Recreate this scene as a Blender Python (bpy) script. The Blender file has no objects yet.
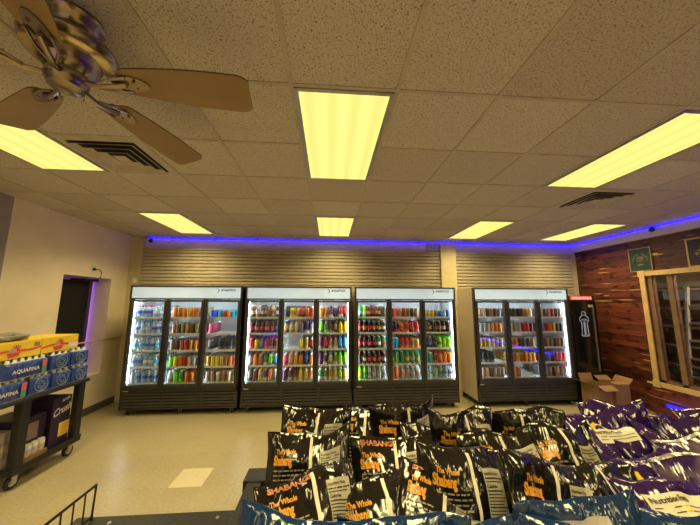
import bpy, bmesh, math, random
from mathutils import Vector, Matrix, noise
PI = math.pi
scn = bpy.context.scene
C = scn.collection

# ------------------------------------------------------------------ camera
F_PX = 279.64
PITCH, YAW, ROLL = math.radians(7.989), math.radians(-4.163), math.radians(0.171)
CAM_Z = 1.74
def cam_rows():
    cp, sp = math.cos(PITCH), math.sin(PITCH); cy, sy = math.cos(YAW), math.sin(YAW); cr, sr = math.cos(ROLL), math.sin(ROLL)
    Rz = Matrix(((cy, sy, 0), (-sy, cy, 0), (0, 0, 1)))
    Rx = Matrix(((1, 0, 0), (0, cp, sp), (0, -sp, cp)))
    Rr = Matrix(((cr, 0, sr), (0, 1, 0), (-sr, 0, cr)))
    return Rr @ Rx @ Rz
CR = cam_rows()
cam_data = bpy.data.cameras.new('camera')
cam = bpy.data.objects.new('camera', cam_data); C.objects.link(cam)
cam_data.sensor_fit = 'HORIZONTAL'; cam_data.sensor_width = 36.0
cam_data.lens = F_PX / 700 * 36.0
cam_data.clip_start = 0.02; cam_data.clip_end = 60
m3 = Matrix((CR[0], CR[2], -CR[1])).transposed()      # columns: right, up, back
cam.matrix_world = Matrix.Translation((0, 0, CAM_Z)) @ m3.to_4x4()
scn.camera = cam
def at(u, v, x=None, y=None, z=None):
    """a point of the room seen at a pixel, on the plane given"""
    d = CR.transposed() @ Vector(((u - 350) / F_PX, 1, (262.5 - v) / F_PX))
    t = x / d.x if x is not None else y / d.y if y is not None else (z - CAM_Z) / d.z
    return Vector((d.x * t, d.y * t, d.z * t + CAM_Z))

# ------------------------------------------------------------------ light, exposure
world = bpy.data.worlds.new('world'); scn.world = world; world.use_nodes = True
world.node_tree.nodes['Background'].inputs[0].default_value = (1.0, 0.72, 0.42, 1)
world.node_tree.nodes['Background'].inputs[1].default_value = 0.02
scn.view_settings.view_transform = 'Standard'
scn.view_settings.look = 'None'
scn.view_settings.gamma = 1.0
scn.view_settings.use_curve_mapping = False
scn.view_settings.exposure = 0.0
TROFFER_COL = (1.0, 0.80, 0.34)
TROFFER_GLOW = 1.35           # what the diffuser shows
TROFFER_WATT = 30.0           # the downward light of each troffer
LED_BLUE = (0.012, 0.006, 1.0)
LED_STRENGTH = 7.0
COOLER_LED = 26.0
cy = scn.cycles
cy.max_bounces = 8; cy.diffuse_bounces = 4; cy.glossy_bounces = 4; cy.transparent_max_bounces = 16
cy.sample_clamp_indirect = 4.0
try: cy.use_light_tree = True
except Exception: pass

# ------------------------------------------------------------------ materials
MATS = {}
def nodes_of(name):
    m = bpy.data.materials.new(name); m.use_nodes = True
    nt = m.node_tree; b = nt.nodes['Principled BSDF']
    return m, nt, b
def N(nt, t, **k):
    n = nt.nodes.new(t)
    for a, v in k.items(): setattr(n, a, v)
    return n
def ramp(nt, stops, interp='LINEAR'):
    r = N(nt, 'ShaderNodeValToRGB'); r.color_ramp.interpolation = interp
    e = r.color_ramp.elements
    while len(e) < len(stops): e.new(0.5)
    for i, (p, c) in enumerate(stops):
        e[i].position = p; e[i].color = (c[0], c[1], c[2], 1)
    return r
def mat(name, col=(.5, .5, .5), rough=.5, metal=0., spec=.5, var=.12, scale=8., bump=0., bscale=40., emis=None, estr=0., coat=0.):
    if name in MATS: return MATS[name]
    m, nt, b = nodes_of(name)
    tc = N(nt, 'ShaderNodeTexCoord'); nz = N(nt, 'ShaderNodeTexNoise'); nz.inputs['Scale'].default_value = scale; nz.inputs['Detail'].default_value = 3
    nt.links.new(tc.outputs['Object'], nz.inputs['Vector'])
    lo = [c * (1 - var) for c in col]; hi = [min(1, c * (1 + var)) for c in col]
    r = ramp(nt, [(.3, lo), (.7, hi)]); nt.links.new(nz.outputs['Fac'], r.inputs[0]); nt.links.new(r.outputs[0], b.inputs['Base Color'])
    b.inputs['Roughness'].default_value = rough; b.inputs['Metallic'].default_value = metal
    b.inputs['Specular IOR Level'].default_value = spec
    b.inputs['Coat Weight'].default_value = coat
    if bump:
        n2 = N(nt, 'ShaderNodeTexNoise'); n2.inputs['Scale'].default_value = bscale; n2.inputs['Detail'].default_value = 4
        nt.links.new(tc.outputs['Object'], n2.inputs['Vector'])
        bp = N(nt, 'ShaderNodeBump'); bp.inputs['Strength'].default_value = bump; bp.inputs['Distance'].default_value = .01
        nt.links.new(n2.outputs['Fac'], bp.inputs['Height']); nt.links.new(bp.outputs[0], b.inputs['Normal'])
    if emis:
        b.inputs['Emission Color'].default_value = (*emis, 1); b.inputs['Emission Strength'].default_value = estr
    MATS[name] = m
    return m
def glow(name, col, strength):
    if name in MATS: return MATS[name]
    m = bpy.data.materials.new(name); m.use_nodes = True; nt = m.node_tree; nt.nodes.clear()
    e = N(nt, 'ShaderNodeEmission'); o = N(nt, 'ShaderNodeOutputMaterial')
    e.inputs[0].default_value = (*col, 1); e.inputs[1].default_value = strength
    nt.links.new(e.outputs[0], o.inputs[0]); MATS[name] = m
    return m
def glass(name, tint=(1, 1, 1), refl=1.0):
    if name in MATS: return MATS[name]
    m = bpy.data.materials.new(name); m.use_nodes = True; nt = m.node_tree; nt.nodes.clear()
    t = N(nt, 'ShaderNodeBsdfTransparent'); g = N(nt, 'ShaderNodeBsdfGlossy'); mx = N(nt, 'ShaderNodeMixShader')
    f = N(nt, 'ShaderNodeFresnel'); o = N(nt, 'ShaderNodeOutputMaterial'); mu = N(nt, 'ShaderNodeMath', operation='MULTIPLY')
    t.inputs[0].default_value = (*tint, 1); g.inputs['Roughness'].default_value = 0.01; f.inputs[0].default_value = 1.45
    mu.inputs[1].default_value = refl
    nt.links.new(f.outputs[0], mu.inputs[0]); nt.links.new(mu.outputs[0], mx.inputs[0])
    nt.links.new(t.outputs[0], mx.inputs[1]); nt.links.new(g.outputs[0], mx.inputs[2]); nt.links.new(mx.outputs[0], o.inputs[0])
    MATS[name] = m
    return m

def ceiling_mat():
    m, nt, b = nodes_of('ceiling_tile')
    g = N(nt, 'ShaderNodeNewGeometry')
    n1 = N(nt, 'ShaderNodeTexNoise'); n1.inputs['Scale'].default_value = 120; n1.inputs['Detail'].default_value = 2.0; n1.inputs['Roughness'].default_value = .55
    n1.inputs['Distortion'].default_value = .6
    nt.links.new(g.outputs['Position'], n1.inputs['Vector'])
    r = ramp(nt, [(.33, (.20, .15, .10)), (.42, (.58, .53, .46)), (.6, (.68, .63, .55))])
    nt.links.new(n1.outputs['Fac'], r.inputs[0])
    # each tile a little different
    br = N(nt, 'ShaderNodeTexBrick'); br.offset = 0; br.inputs['Scale'].default_value = 1
    br.inputs['Brick Width'].default_value = .61; br.inputs['Row Height'].default_value = .61; br.inputs['Mortar Size'].default_value = 0
    br.inputs['Color1'].default_value = (.86, .84, .82, 1); br.inputs['Color2'].default_value = (1, 1, 1, 1)
    mp = N(nt, 'ShaderNodeMapping'); mp.inputs['Location'].default_value = (.232 + .61 * 40, -1.438 + .61 * 40, 0)
    nt.links.new(g.outputs['Position'], mp.inputs[0]); nt.links.new(mp.outputs[0], br.inputs['Vector'])
    mx = N(nt, 'ShaderNodeMix', data_type='RGBA', blend_type='MULTIPLY'); mx.inputs[0].default_value = 1
    nt.links.new(r.outputs[0], mx.inputs[6]); nt.links.new(br.outputs[0], mx.inputs[7]); nt.links.new(mx.outputs[2], b.inputs['Base Color'])
    bp = N(nt, 'ShaderNodeBump'); bp.inputs['Strength'].default_value = .5; bp.inputs['Distance'].default_value = .01
    nt.links.new(n1.outputs['Fac'], bp.inputs['Height']); nt.links.new(bp.outputs[0], b.inputs['Normal'])
    b.inputs['Roughness'].default_value = .9; b.inputs['Specular IOR Level'].default_value = .15
    return m
def floor_mat():
    m, nt, b = nodes_of('vinyl_floor')
    g = N(nt, 'ShaderNodeNewGeometry')
    br = N(nt, 'ShaderNodeTexBrick'); br.offset = 0
    br.inputs['Scale'].default_value = 1; br.inputs['Brick Width'].default_value = .305; br.inputs['Row Height'].default_value = .305
    br.inputs['Mortar Size'].default_value = .0012; br.inputs['Color1'].default_value = (.43, .37, .25, 1); br.inputs['Color2'].default_value = (.405, .35, .235, 1)
    br.inputs['Mortar'].default_value = (.35, .30, .20, 1)
    mp = N(nt, 'ShaderNodeMapping'); mp.inputs['Location'].default_value = (1.495 + .305 * 60, -3.015 + .305 * 60, 0)
    nt.links.new(g.outputs['Position'], mp.inputs[0]); nt.links.new(mp.outputs[0], br.inputs['Vector'])
    n1 = N(nt, 'ShaderNodeTexNoise'); n1.inputs['Scale'].default_value = 45; n1.inputs['Detail'].default_value = 4
    n2 = N(nt, 'ShaderNodeTexNoise'); n2.inputs['Scale'].default_value = 1.7; n2.inputs['Detail'].default_value = 3
    for n in (n1, n2): nt.links.new(g.outputs['Position'], n.inputs['Vector'])
    r1 = ramp(nt, [(.35, (.86, .84, .8)), (.6, (1, 1, 1))]); r2 = ramp(nt, [(.3, (.88, .87, .85)), (.7, (1, 1, 1))])
    nt.links.new(n1.outputs['Fac'], r1.inputs[0]); nt.links.new(n2.outputs['Fac'], r2.inputs[0])
    a = N(nt, 'ShaderNodeMix', data_type='RGBA', blend_type='MULTIPLY'); a.inputs[0].default_value = 1
    c = N(nt, 'ShaderNodeMix', data_type='RGBA', blend_type='MULTIPLY'); c.inputs[0].default_value = 1
    nt.links.new(br.outputs[0], a.inputs[6]); nt.links.new(r1.outputs[0], a.inputs[7])
    nt.links.new(a.outputs[2], c.inputs[6]); nt.links.new(r2.outputs[0], c.inputs[7]); nt.links.new(c.outputs[2], b.inputs['Base Color'])
    rr = N(nt, 'ShaderNodeMapRange'); rr.inputs[3].default_value = .22; rr.inputs[4].default_value = .42
    nt.links.new(n2.outputs['Fac'], rr.inputs[0]); nt.links.new(rr.outputs[0], b.inputs['Roughness'])
    b.inputs['Specular IOR Level'].default_value = .4
    return m
def plank_mat():
    m, nt, b = nodes_of('cedar_planks')
    g = N(nt, 'ShaderNodeNewGeometry')
    sp = N(nt, 'ShaderNodeSeparateXYZ'); cb = N(nt, 'ShaderNodeCombineXYZ')
    nt.links.new(g.outputs['Position'], sp.inputs[0]); nt.links.new(sp.outputs[1], cb.inputs[0]); nt.links.new(sp.outputs[2], cb.inputs[1])
    off = N(nt, 'ShaderNodeVectorMath', operation='ADD'); off.inputs[1].default_value = (20, 0.01, 0); nt.links.new(cb.outputs[0], off.inputs[0])
    br = N(nt, 'ShaderNodeTexBrick'); br.offset = .37; br.offset_frequency = 3; br.inputs['Scale'].default_value = 1
    br.inputs['Brick Width'].default_value = 1.15; br.inputs['Row Height'].default_value = .092; br.inputs['Mortar Size'].default_value = .0022
    br.inputs['Color1'].default_value = (.20, .055, .034, 1); br.inputs['Color2'].default_value = (.065, .017, .012, 1); br.inputs['Mortar'].default_value = (.015, .006, .004, 1)
    nt.links.new(off.outputs[0], br.inputs['Vector'])
    def stretched(sy, sz, det, dist=0.):
        mp = N(nt, 'ShaderNodeMapping'); mp.inputs['Scale'].default_value = (sy, sz, 1); nt.links.new(off.outputs[0], mp.inputs[0])
        n = N(nt, 'ShaderNodeTexNoise'); n.inputs['Scale'].default_value = 1; n.inputs['Detail'].default_value = det; n.inputs['Distortion'].default_value = dist
        nt.links.new(mp.outputs[0], n.inputs['Vector']); return n
    gr = stretched(3, 55, 4, .4); rg = ramp(nt, [(.3, (.62, .58, .55)), (.65, (1.1, 1.1, 1.1))]); nt.links.new(gr.outputs['Fac'], rg.inputs[0])
    mx = N(nt, 'ShaderNodeMix', data_type='RGBA', blend_type='MULTIPLY'); mx.inputs[0].default_value = 1
    nt.links.new(br.outputs[0], mx.inputs[6]); nt.links.new(rg.outputs[0], mx.inputs[7])
    kn = stretched(6, 14, 3); rk = ramp(nt, [(.36, (.30, .25, .28)), (.46, (1, 1, 1))]); nt.links.new(kn.outputs['Fac'], rk.inputs[0])
    mk = N(nt, 'ShaderNodeMix', data_type='RGBA', blend_type='MULTIPLY'); mk.inputs[0].default_value = 1
    nt.links.new(mx.outputs[2], mk.inputs[6]); nt.links.new(rk.outputs[0], mk.inputs[7])
    sw = stretched(1.3, 17, 2, .3); rs = ramp(nt, [(.645, (0, 0, 0)), (.68, (1, 1, 1))]); nt.links.new(sw.outputs['Fac'], rs.inputs[0])
    ms = N(nt, 'ShaderNodeMix', data_type='RGBA'); ms.inputs[7].default_value = (.48, .28, .13, 1)
    nt.links.new(rs.outputs[0], ms.inputs[0]); nt.links.new(mk.outputs[2], ms.inputs[6]); nt.links.new(ms.outputs[2], b.inputs['Base Color'])
    bp = N(nt, 'ShaderNodeBump'); bp.inputs['Strength'].default_value = .25; bp.inputs['Distance'].default_value = .01
    nt.links.new(br.outputs['Fac'], bp.inputs['Height']); bp.invert = True; nt.links.new(bp.outputs[0], b.inputs['Normal'])
    b.inputs['Roughness'].default_value = .38
    return m
def film_mat(name, col, rough=.12, bump=.45, bscale=7, col2=None):
    """shiny crinkled plastic film"""
    if name in MATS: return MATS[name]
    m, nt, b = nodes_of(name)
    tc = N(nt, 'ShaderNodeTexCoord')
    n1 = N(nt, 'ShaderNodeTexNoise'); n1.inputs['Scale'].default_value = bscale; n1.inputs['Detail'].default_value = 3; n1.inputs['Distortion'].default_value = 1.2
    mp = N(nt, 'ShaderNodeMapping'); mp.inputs['Scale'].default_value = (1.6, 1, .8)
    nt.links.new(tc.outputs['Object'], mp.inputs[0]); nt.links.new(mp.outputs[0], n1.inputs['Vector'])
    bp = N(nt, 'ShaderNodeBump'); bp.inputs['Strength'].default_value = bump; bp.inputs['Distance'].default_value = .03
    nt.links.new(n1.outputs['Fac'], bp.inputs['Height']); nt.links.new(bp.outputs[0], b.inputs['Normal'])
    if col2:
        n3 = N(nt, 'ShaderNodeTexNoise'); n3.inputs['Scale'].default_value = 7; nt.links.new(tc.outputs['Object'], n3.inputs['Vector'])
        r = ramp(nt, [(.58, col), (.68, col2)]); nt.links.new(n3.outputs['Fac'], r.inputs[0]); nt.links.new(r.outputs[0], b.inputs['Base Color'])
    else: b.inputs['Base Color'].default_value = (*col, 1)
    b.inputs['Roughness'].default_value = rough; b.inputs['Specular IOR Level'].default_value = .75
    b.inputs['Coat Weight'].default_value = .35; b.inputs['Coat Roughness'].default_value = .08
    MATS[name] = m
    return m
def troffer_mat():
    m = bpy.data.materials.new('troffer_diffuser'); m.use_nodes = True; nt = m.node_tree; nt.nodes.clear()
    tc = N(nt, 'ShaderNodeTexCoord'); sp = N(nt, 'ShaderNodeSeparateXYZ'); nt.links.new(tc.outputs['Object'], sp.inputs[0])
    # the tubes behind the lens glow as soft bands along the fixture
    s = N(nt, 'ShaderNodeMath', operation='MULTIPLY'); s.inputs[1].default_value = 2 * PI / .142; nt.links.new(sp.outputs[0], s.inputs[0])
    c = N(nt, 'ShaderNodeMath', operation='COSINE'); nt.links.new(s.outputs[0], c.inputs[0])
    mr = N(nt, 'ShaderNodeMapRange'); mr.inputs[1].default_value = -1; mr.inputs[2].default_value = 1; mr.inputs[3].default_value = .90 * TROFFER_GLOW; mr.inputs[4].default_value = 1.1 * TROFFER_GLOW
    nt.links.new(c.outputs[0], mr.inputs[0])
    e = N(nt, 'ShaderNodeEmission'); o = N(nt, 'ShaderNodeOutputMaterial'); e.inputs[0].default_value = (.86, .74, .20, 1)
    nt.links.new(mr.outputs[0], e.inputs[1]); nt.links.new(e.outputs[0], o.inputs[0])
    return m

M_ceil = ceiling_mat(); M_floor = floor_mat(); M_plank = plank_mat(); M_troffer = troffer_mat()
M_grid = mat('ceiling_grid_paint', (.50, .44, .35), .6)
M_wall = mat('cream_wall_paint', (.80, .69, .50), .75, var=.05, scale=3, bump=.25, bscale=55)
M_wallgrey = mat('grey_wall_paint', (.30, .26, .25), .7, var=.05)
M_soffit = mat('soffit_paint', (.66, .58, .54), .7, var=.04)
M_column = mat('column_paint', (.60, .51, .33), .6, var=.05)
M_shutter = mat('shutter_steel', (.50, .43, .34), .6, .0, var=.1, scale=2)
M_base = mat('baseboard_vinyl', (.10, .09, .075), .5)
M_black = mat('black_plastic', (.012, .011, .010), .45, bump=.2, bscale=60)
M_cabinet = mat('charcoal_cabinet', (.032, .031, .029), .42, var=.08)
M_louver = mat('charcoal_louver', (.046, .044, .040), .45)
M_liner = mat('white_liner', (.82, .86, .88), .4, var=.03)
M_whiteside = mat('white_cabinet_side', (.66, .60, .52), .45, var=.03)
M_chrome = mat('chrome', (.65, .64, .62), .2, 1.)
M_alu = mat('brushed_aluminium', (.5, .49, .46), .35, .9)
M_rail = mat('white_price_rail', (.85, .88, .9), .35)
M_glass = glass('door_glass', (.97, .985, .98), .75)
M_wglass = glass('window_glass', (.8, .78, .76), 1.0)
M_led = glow('cooler_tube_light', (.80, .93, 1.0), COOLER_LED)
M_ledblue = glow('blue_light_strip', LED_BLUE, LED_STRENGTH)
M_ledlow = glow('blue_light_strip_bright', LED_BLUE, 26.0)
M_ledviolet = glow('violet_light_strip', (.30, .10, 1.0), 5.0)
M_pine = mat('pine_trim', (.62, .43, .19), .45, var=.15, scale=5)
M_stud = mat('brown_stud_wood', (.20, .12, .07), .5, var=.2)
M_card = mat('cardboard', (.27, .155, .075), .8, var=.08)
M_cardin = mat('cardboard_inside', (.26, .16, .08), .85)
M_rubber = mat('wheel_rubber', (.02, .02, .02), .6)
M_pewter = mat('antique_pewter', (.34, .28, .24), .24, 1., var=.15)
M_blade = mat('oak_blade', (.29, .19, .085), .45, var=.10, scale=4)
M_bladerim = mat('dark_blade_edge', (.10, .06, .03), .5)
M_bag = film_mat('black_bag_film', (.007, .006, .005))
M_purple = film_mat('purple_bag_film', (.028, .007, .095))
M_purple2 = film_mat('purple_silver_bag_film', (.032, .009, .10), col2=(.16, .12, .14))
M_blue = film_mat('blue_bag_film', (.004, .026, .10))
M_orange = mat('orange_print', (.62, .27, .025), .35, var=.1)
M_pinkor = mat('pink_orange_print', (.45, .16, .07), .35, var=.45, scale=60)
M_whiteprint = mat('white_print', (.72, .68, .6), .4, var=.05)
M_greyprint = mat('grey_fine_print', (.22, .19, .13), .5)
M_label = mat('label_grey_print', (.40, .37, .30), .4)
M_blackprint = mat('black_print', (.02, .02, .02), .5)
M_yellowprint = mat('yellow_print', (.85, .60, .03), .4)
M_foil = mat('silver_foil', (.55, .52, .46), .28, .8, bump=.5, bscale=30)
M_aqua = film_mat('blue_pack_film', (.015, .045, .27), .2, .4, 14)
M_clear = mat('clear_shrink_wrap', (.45, .50, .55), .15, var=.3, scale=25, bump=.5)
M_yellow = mat('yellow_carton', (.82, .58, .02), .45, var=.06)
M_red = mat('red_print', (.62, .07, .03), .45)
M_purplecarton = mat('purple_carton', (.022, .008, .045), .5)

# ------------------------------------------------------------------ mesh helpers
def finish(name, bm, mats, parent=None, smooth=False, loc=None):
    me = bpy.data.meshes.new(name)
    bmesh.ops.recalc_face_normals(bm, faces=bm.faces[:]) if len(bm.faces) else None
    bm.to_mesh(me); bm.free()
    if not isinstance(mats, (list, tuple)): mats = [mats]
    for m in mats: me.materials.append(m)
    if smooth:
        for p in me.polygons: p.use_smooth = True
        if smooth != 'all':
            try: me.set_sharp_from_angle(angle=math.radians(40))
            except Exception: pass
    o = bpy.data.objects.new(name, me); C.objects.link(o)
    if parent is not None: o.parent = parent
    if loc is not None: o.location = loc
    return o
def box(bm, x0, x1, y0, y1, z0, z1, mi=0, bev=0.):
    vs = [bm.verts.new((x, y, z)) for x in (x0, x1) for y in (y0, y1) for z in (z0, z1)]
    fs = [(0, 1, 3, 2), (4, 6, 7, 5), (0, 4, 5, 1), (2, 3, 7, 6), (0, 2, 6, 4), (1, 5, 7, 3)]
    faces = [bm.faces.new([vs[i] for i in f]) for f in fs]
    for f in faces: f.material_index = mi
    if bev:
        es = list({e for f in faces for e in f.edges})
        r = bmesh.ops.bevel(bm, geom=es, offset=bev, segments=2, affect='EDGES', profile=.5)
        for f in r['faces']: f.material_index = mi
    return vs
def boxo(name, dims, m, parent=None, bev=0., loc=None):
    bm = bmesh.new(); box(bm, *dims, bev=bev)
    return finish(name, bm, m, parent, loc=loc)
def lathe(bm, prof, seg=16, mi=0, o=(0, 0, 0), cap=True, flute=None):
    rings = []
    for r, z in prof:
        rings.append([bm.verts.new((o[0] + r * math.cos(2 * PI * i / seg), o[1] + r * math.sin(2 * PI * i / seg), o[2] + z)) for i in range(seg)])
    for a, b in zip(rings, rings[1:]):
        for i in range(seg):
            f = bm.faces.new((a[i], a[(i + 1) % seg], b[(i + 1) % seg], b[i])); f.material_index = mi
    if cap:
        f = bm.faces.new(list(reversed(rings[0]))); f.material_index = mi
        f = bm.faces.new(rings[-1]); f.material_index = mi
def tube(bm, pts, r, seg=8, mi=0):
    pts = [Vector(p) for p in pts]; rings = []
    for i, p in enumerate(pts):
        t = (pts[min(i + 1, len(pts) - 1)] - pts[max(i - 1, 0)]).normalized()
        a = t.cross(Vector((0, 0, 1)));
        if a.length < .1: a = t.cross(Vector((1, 0, 0)))
        a.normalize(); b = t.cross(a)
        rings.append([bm.verts.new(p + (a * math.cos(2 * PI * k / seg) + b * math.sin(2 * PI * k / seg)) * r) for k in range(seg)])
    for A, B in zip(rings, rings[1:]):
        for k in range(seg):
            f = bm.faces.new((A[k], A[(k + 1) % seg], B[(k + 1) % seg], B[k])); f.material_index = mi
    bm.faces.new(list(reversed(rings[0]))).material_index = mi; bm.faces.new(rings[-1]).material_index = mi
def poly_prism(bm, pts, axis_pts, mi=0):
    """pts: loop of 3D points, axis_pts: the same loop moved; closed prism"""
    a = [bm.verts.new(p) for p in pts]; b = [bm.verts.new(p) for p in axis_pts]; n = len(a)
    fs = [bm.faces.new(list(reversed(a))), bm.faces.new(b)]
    for i in range(n): fs.append(bm.faces.new((a[i], a[(i + 1) % n], b[(i + 1) % n], b[i])))
    for f in fs: f.material_index = mi
def thing(name, label, cat, loc=(0, 0, 0), rotz=0., group=None):
    o = bpy.data.objects.new(name, None); o.empty_display_size = .1; C.objects.link(o)
    o.location = loc; o.rotation_euler = (0, 0, rotz)
    return tag(o, label, cat, group)
def tag(o, label, cat, group=None, kind=None):
    o['label'] = label; o['category'] = cat
    if group: o['group'] = group
    if kind: o['kind'] = kind
    return o
def struct(o, label=None, cat=None):
    o['kind'] = 'structure'
    if label: o['label'] = label
    if cat: o['category'] = cat
    return o
KIDS = {}
def copy_tree(src, parent=None):
    c = src.copy(); C.objects.link(c)
    if parent is not None: c.parent = parent
    kids = KIDS.get(src.name)
    if kids is None:
        kids = list(src.children); KIDS[src.name] = kids
    for k in kids: copy_tree(k, c)
    return c
TEXTS = {}
def text_bm(s, size, bold=.0, sx=1., italic=0., cut=.01, align='LEFT'):
    """flat lettering in the x-z plane, facing -y, cut fine enough to bend"""
    key = (s, size, bold, sx, italic, cut, align)
    if key not in TEXTS:
        cu = bpy.data.curves.new('lettering', 'FONT'); cu.body = s; cu.size = size; cu.offset = bold; cu.shear = italic; cu.align_x = align; cu.resolution_u = 3
        o = bpy.data.objects.new('lettering', cu); C.objects.link(o)
        bpy.context.view_layer.update()
        me = bpy.data.meshes.new_from_object(o.evaluated_get(bpy.context.evaluated_depsgraph_get()))
        bpy.data.objects.remove(o); bpy.data.curves.remove(cu)
        bm = bmesh.new(); bm.from_mesh(me); bpy.data.meshes.remove(me)
        for v in bm.verts: v.co = Vector((v.co.x * sx, 0, v.co.y))
        if cut:
            xs = [v.co.x for v in bm.verts]; zs = [v.co.z for v in bm.verts]
            x = min(xs) + cut
            while x < max(xs):
                bmesh.ops.bisect_plane(bm, geom=bm.verts[:] + bm.edges[:] + bm.faces[:], plane_co=(x, 0, 0), plane_no=(1, 0, 0)); x += cut
            z = min(zs) + cut
            while z < max(zs):
                bmesh.ops.bisect_plane(bm, geom=bm.verts[:] + bm.edges[:] + bm.faces[:], plane_co=(0, 0, z), plane_no=(0, 0, 1)); z += cut
        me = bpy.data.meshes.new('lettering'); bm.to_mesh(me); bm.free(); TEXTS[key] = me
    bm = bmesh.new(); bm.from_mesh(TEXTS[key]); return bm
def add_text(bm, s, size, loc, f=None, mi=0, **k):
    """merge lettering into bm; f maps (x, z) to a point"""
    t = text_bm(s, size, **k)
    mp = {}
    for v in t.verts:
        p = (v.co.x + loc[0], v.co.z + loc[1])
        mp[v] = bm.verts.new(f(*p) if f else (p[0], 0, p[1]))
    for fa in t.faces:
        try: bm.faces.new([mp[v] for v in fa.verts]).material_index = mi
        except ValueError: pass
    t.free()
def grid_patch(bm, x0, x1, z0, z1, f, nx=6, nz=6, mi=0):
    vs = [[bm.verts.new(f(x0 + (x1 - x0) * i / nx, z0 + (z1 - z0) * j / nz)) for i in range(nx + 1)] for j in range(nz + 1)]
    for j in range(nz):
        for i in range(nx): bm.faces.new((vs[j][i], vs[j][i + 1], vs[j + 1][i + 1], vs[j + 1][i])).material_index = mi

# ================================================================== ROOM
XL, XR, YB, YR, ZC = -3.72, 5.15, 5.55, -3.4, 2.95
GX, GY, GS = -.232, 1.438, .61
struct(boxo('floor', (XL - .4, XR + 2.6, YR - .2, YB + .2, -.1, 0), M_floor))
struct(boxo('ceiling', (XL - .1, XR + .1, YR - .1, YB + .1, ZC, ZC + .1), M_ceil))
bm = bmesh.new()
k = math.ceil((XL - GX) / GS)
while GX + k * GS < XR:
    x = GX + k * GS; box(bm, x - .012, x + .012, YR, YB, ZC - .006, ZC + .001); k += 1
k = math.ceil((YR - GY) / GS)
while GY + k * GS < YB:
    y = GY + k * GS; box(bm, XL, XR, y - .012, y + .012, ZC - .0055, ZC + .001); k += 1
struct(finish('trim_1', bm, M_grid))
# left wall with its recessed window
OY0, OY1, OZ0, OZ1, REC = 4.19, 5.06, .58, 2.113, .30
bm = bmesh.new()
box(bm, XL - .12, XL, 3.44, OY0, 0, ZC); box(bm, XL - .12, XL, OY1, YB + .1, 0, ZC)
box(bm, XL - .12, XL, OY0, OY1, 0, OZ0); box(bm, XL - .12, XL, OY0, OY1, OZ1, ZC)
box(bm, XL - REC - .05, XL - .12, OY0 - .08, OY0, OZ0 - .08, OZ1 + .08)      # reveals
box(bm, XL - REC - .05, XL - .12, OY1, OY1 + .08, OZ0 - .08, OZ1 + .08)
box(bm, XL - REC - .05, XL - .12, OY0, OY1, OZ0 - .08, OZ0); box(bm, XL - REC - .05, XL - .12, OY0, OY1, OZ1, OZ1 + .08)
struct(finish('wall_left', bm, M_wall))
struct(boxo('wall_left_near', (XL - .12, XL + .004, YR - .1, 3.44, 0, ZC), M_wallgrey))
bm = bmesh.new(); box(bm, XL - REC - .09, XL - REC - .05, OY0 - .08, OY1 + .08, OZ0 - .08, OZ1 + .08)
struct(finish('window_1', bm, mat('violet_lit_pane', (.16, .05, .22), .3, emis=(.5, .15, .6), estr=.15)))
struct(boxo('wall_back', (XL - .1, XR + .1, YB, YB + .12, 0, ZC), M_wall))
struct(boxo('wall_rear', (XL - .1, XR + .1, YR - .12, YR, 0, ZC), M_wall))
# soffit band above the shutters and along the right wall
struct(boxo('trim_2', (-3.49, XR, 5.47, YB, 2.735, ZC), M_soffit))
struct(boxo('trim_3', (XR - .05, XR, YR, 5.47, 2.775, ZC), M_soffit))
struct(boxo('trim_4', (XL, -3.49, 5.44, YB, 0, ZC), M_column))       # corner strip by the left wall
struct(boxo('trim_5', (5.02, XR, 5.45, YB, 0, 2.735), M_column))     # pale corner post by the wood wall
struct(boxo('column_1', (2.205, 2.52, 5.36, YB, 0, ZC), M_column, bev=.006))
struct(boxo('trim_6', (1.95, 2.205, 5.44, 5.47, 2.76, ZC), mat('soffit_access_panel', (.42, .38, .36), .6)))
struct(boxo('baseboard_left', (XL, XL + .015, 3.44, YB - .12, 0, .11), M_base, bev=.004))
struct(boxo('baseboard_back', (-3.49, 5.02, 5.40, 5.415, 0, .10), M_base, bev=.004))
# roller shutters
def shutter(x0, x1, label):
    bm = bmesh.new(); z = 0.0; pitch = .066; prof = []
    while z < 2.735:
        prof += [(5.445, z), (5.415, z + .012), (5.412, z + .048), (5.440, z + .060)]; z += pitch
    vs = [[bm.verts.new((x, y, min(zz, 2.735))) for y, zz in prof] for x in (x0, x1)]
    for i in range(len(prof) - 1): bm.faces.new((vs[0][i], vs[1][i], vs[1][i + 1], vs[0][i + 1]))
    t = finish('roller_shutter', bm, M_shutter)
    tag(t, label, 'shutter', 'roller shutters behind the coolers')
    bm = bmesh.new(); box(bm, x0, x1, 5.40, 5.44, 2.70, 2.7349); finish('header_rail', bm, M_shutter, t)
shutter(-3.49, 2.205, 'wide beige slatted roller shutter behind the three joined coolers')
shutter(2.52, 5.02, 'narrower beige slatted roller shutter between the square column and the wood wall')
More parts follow.
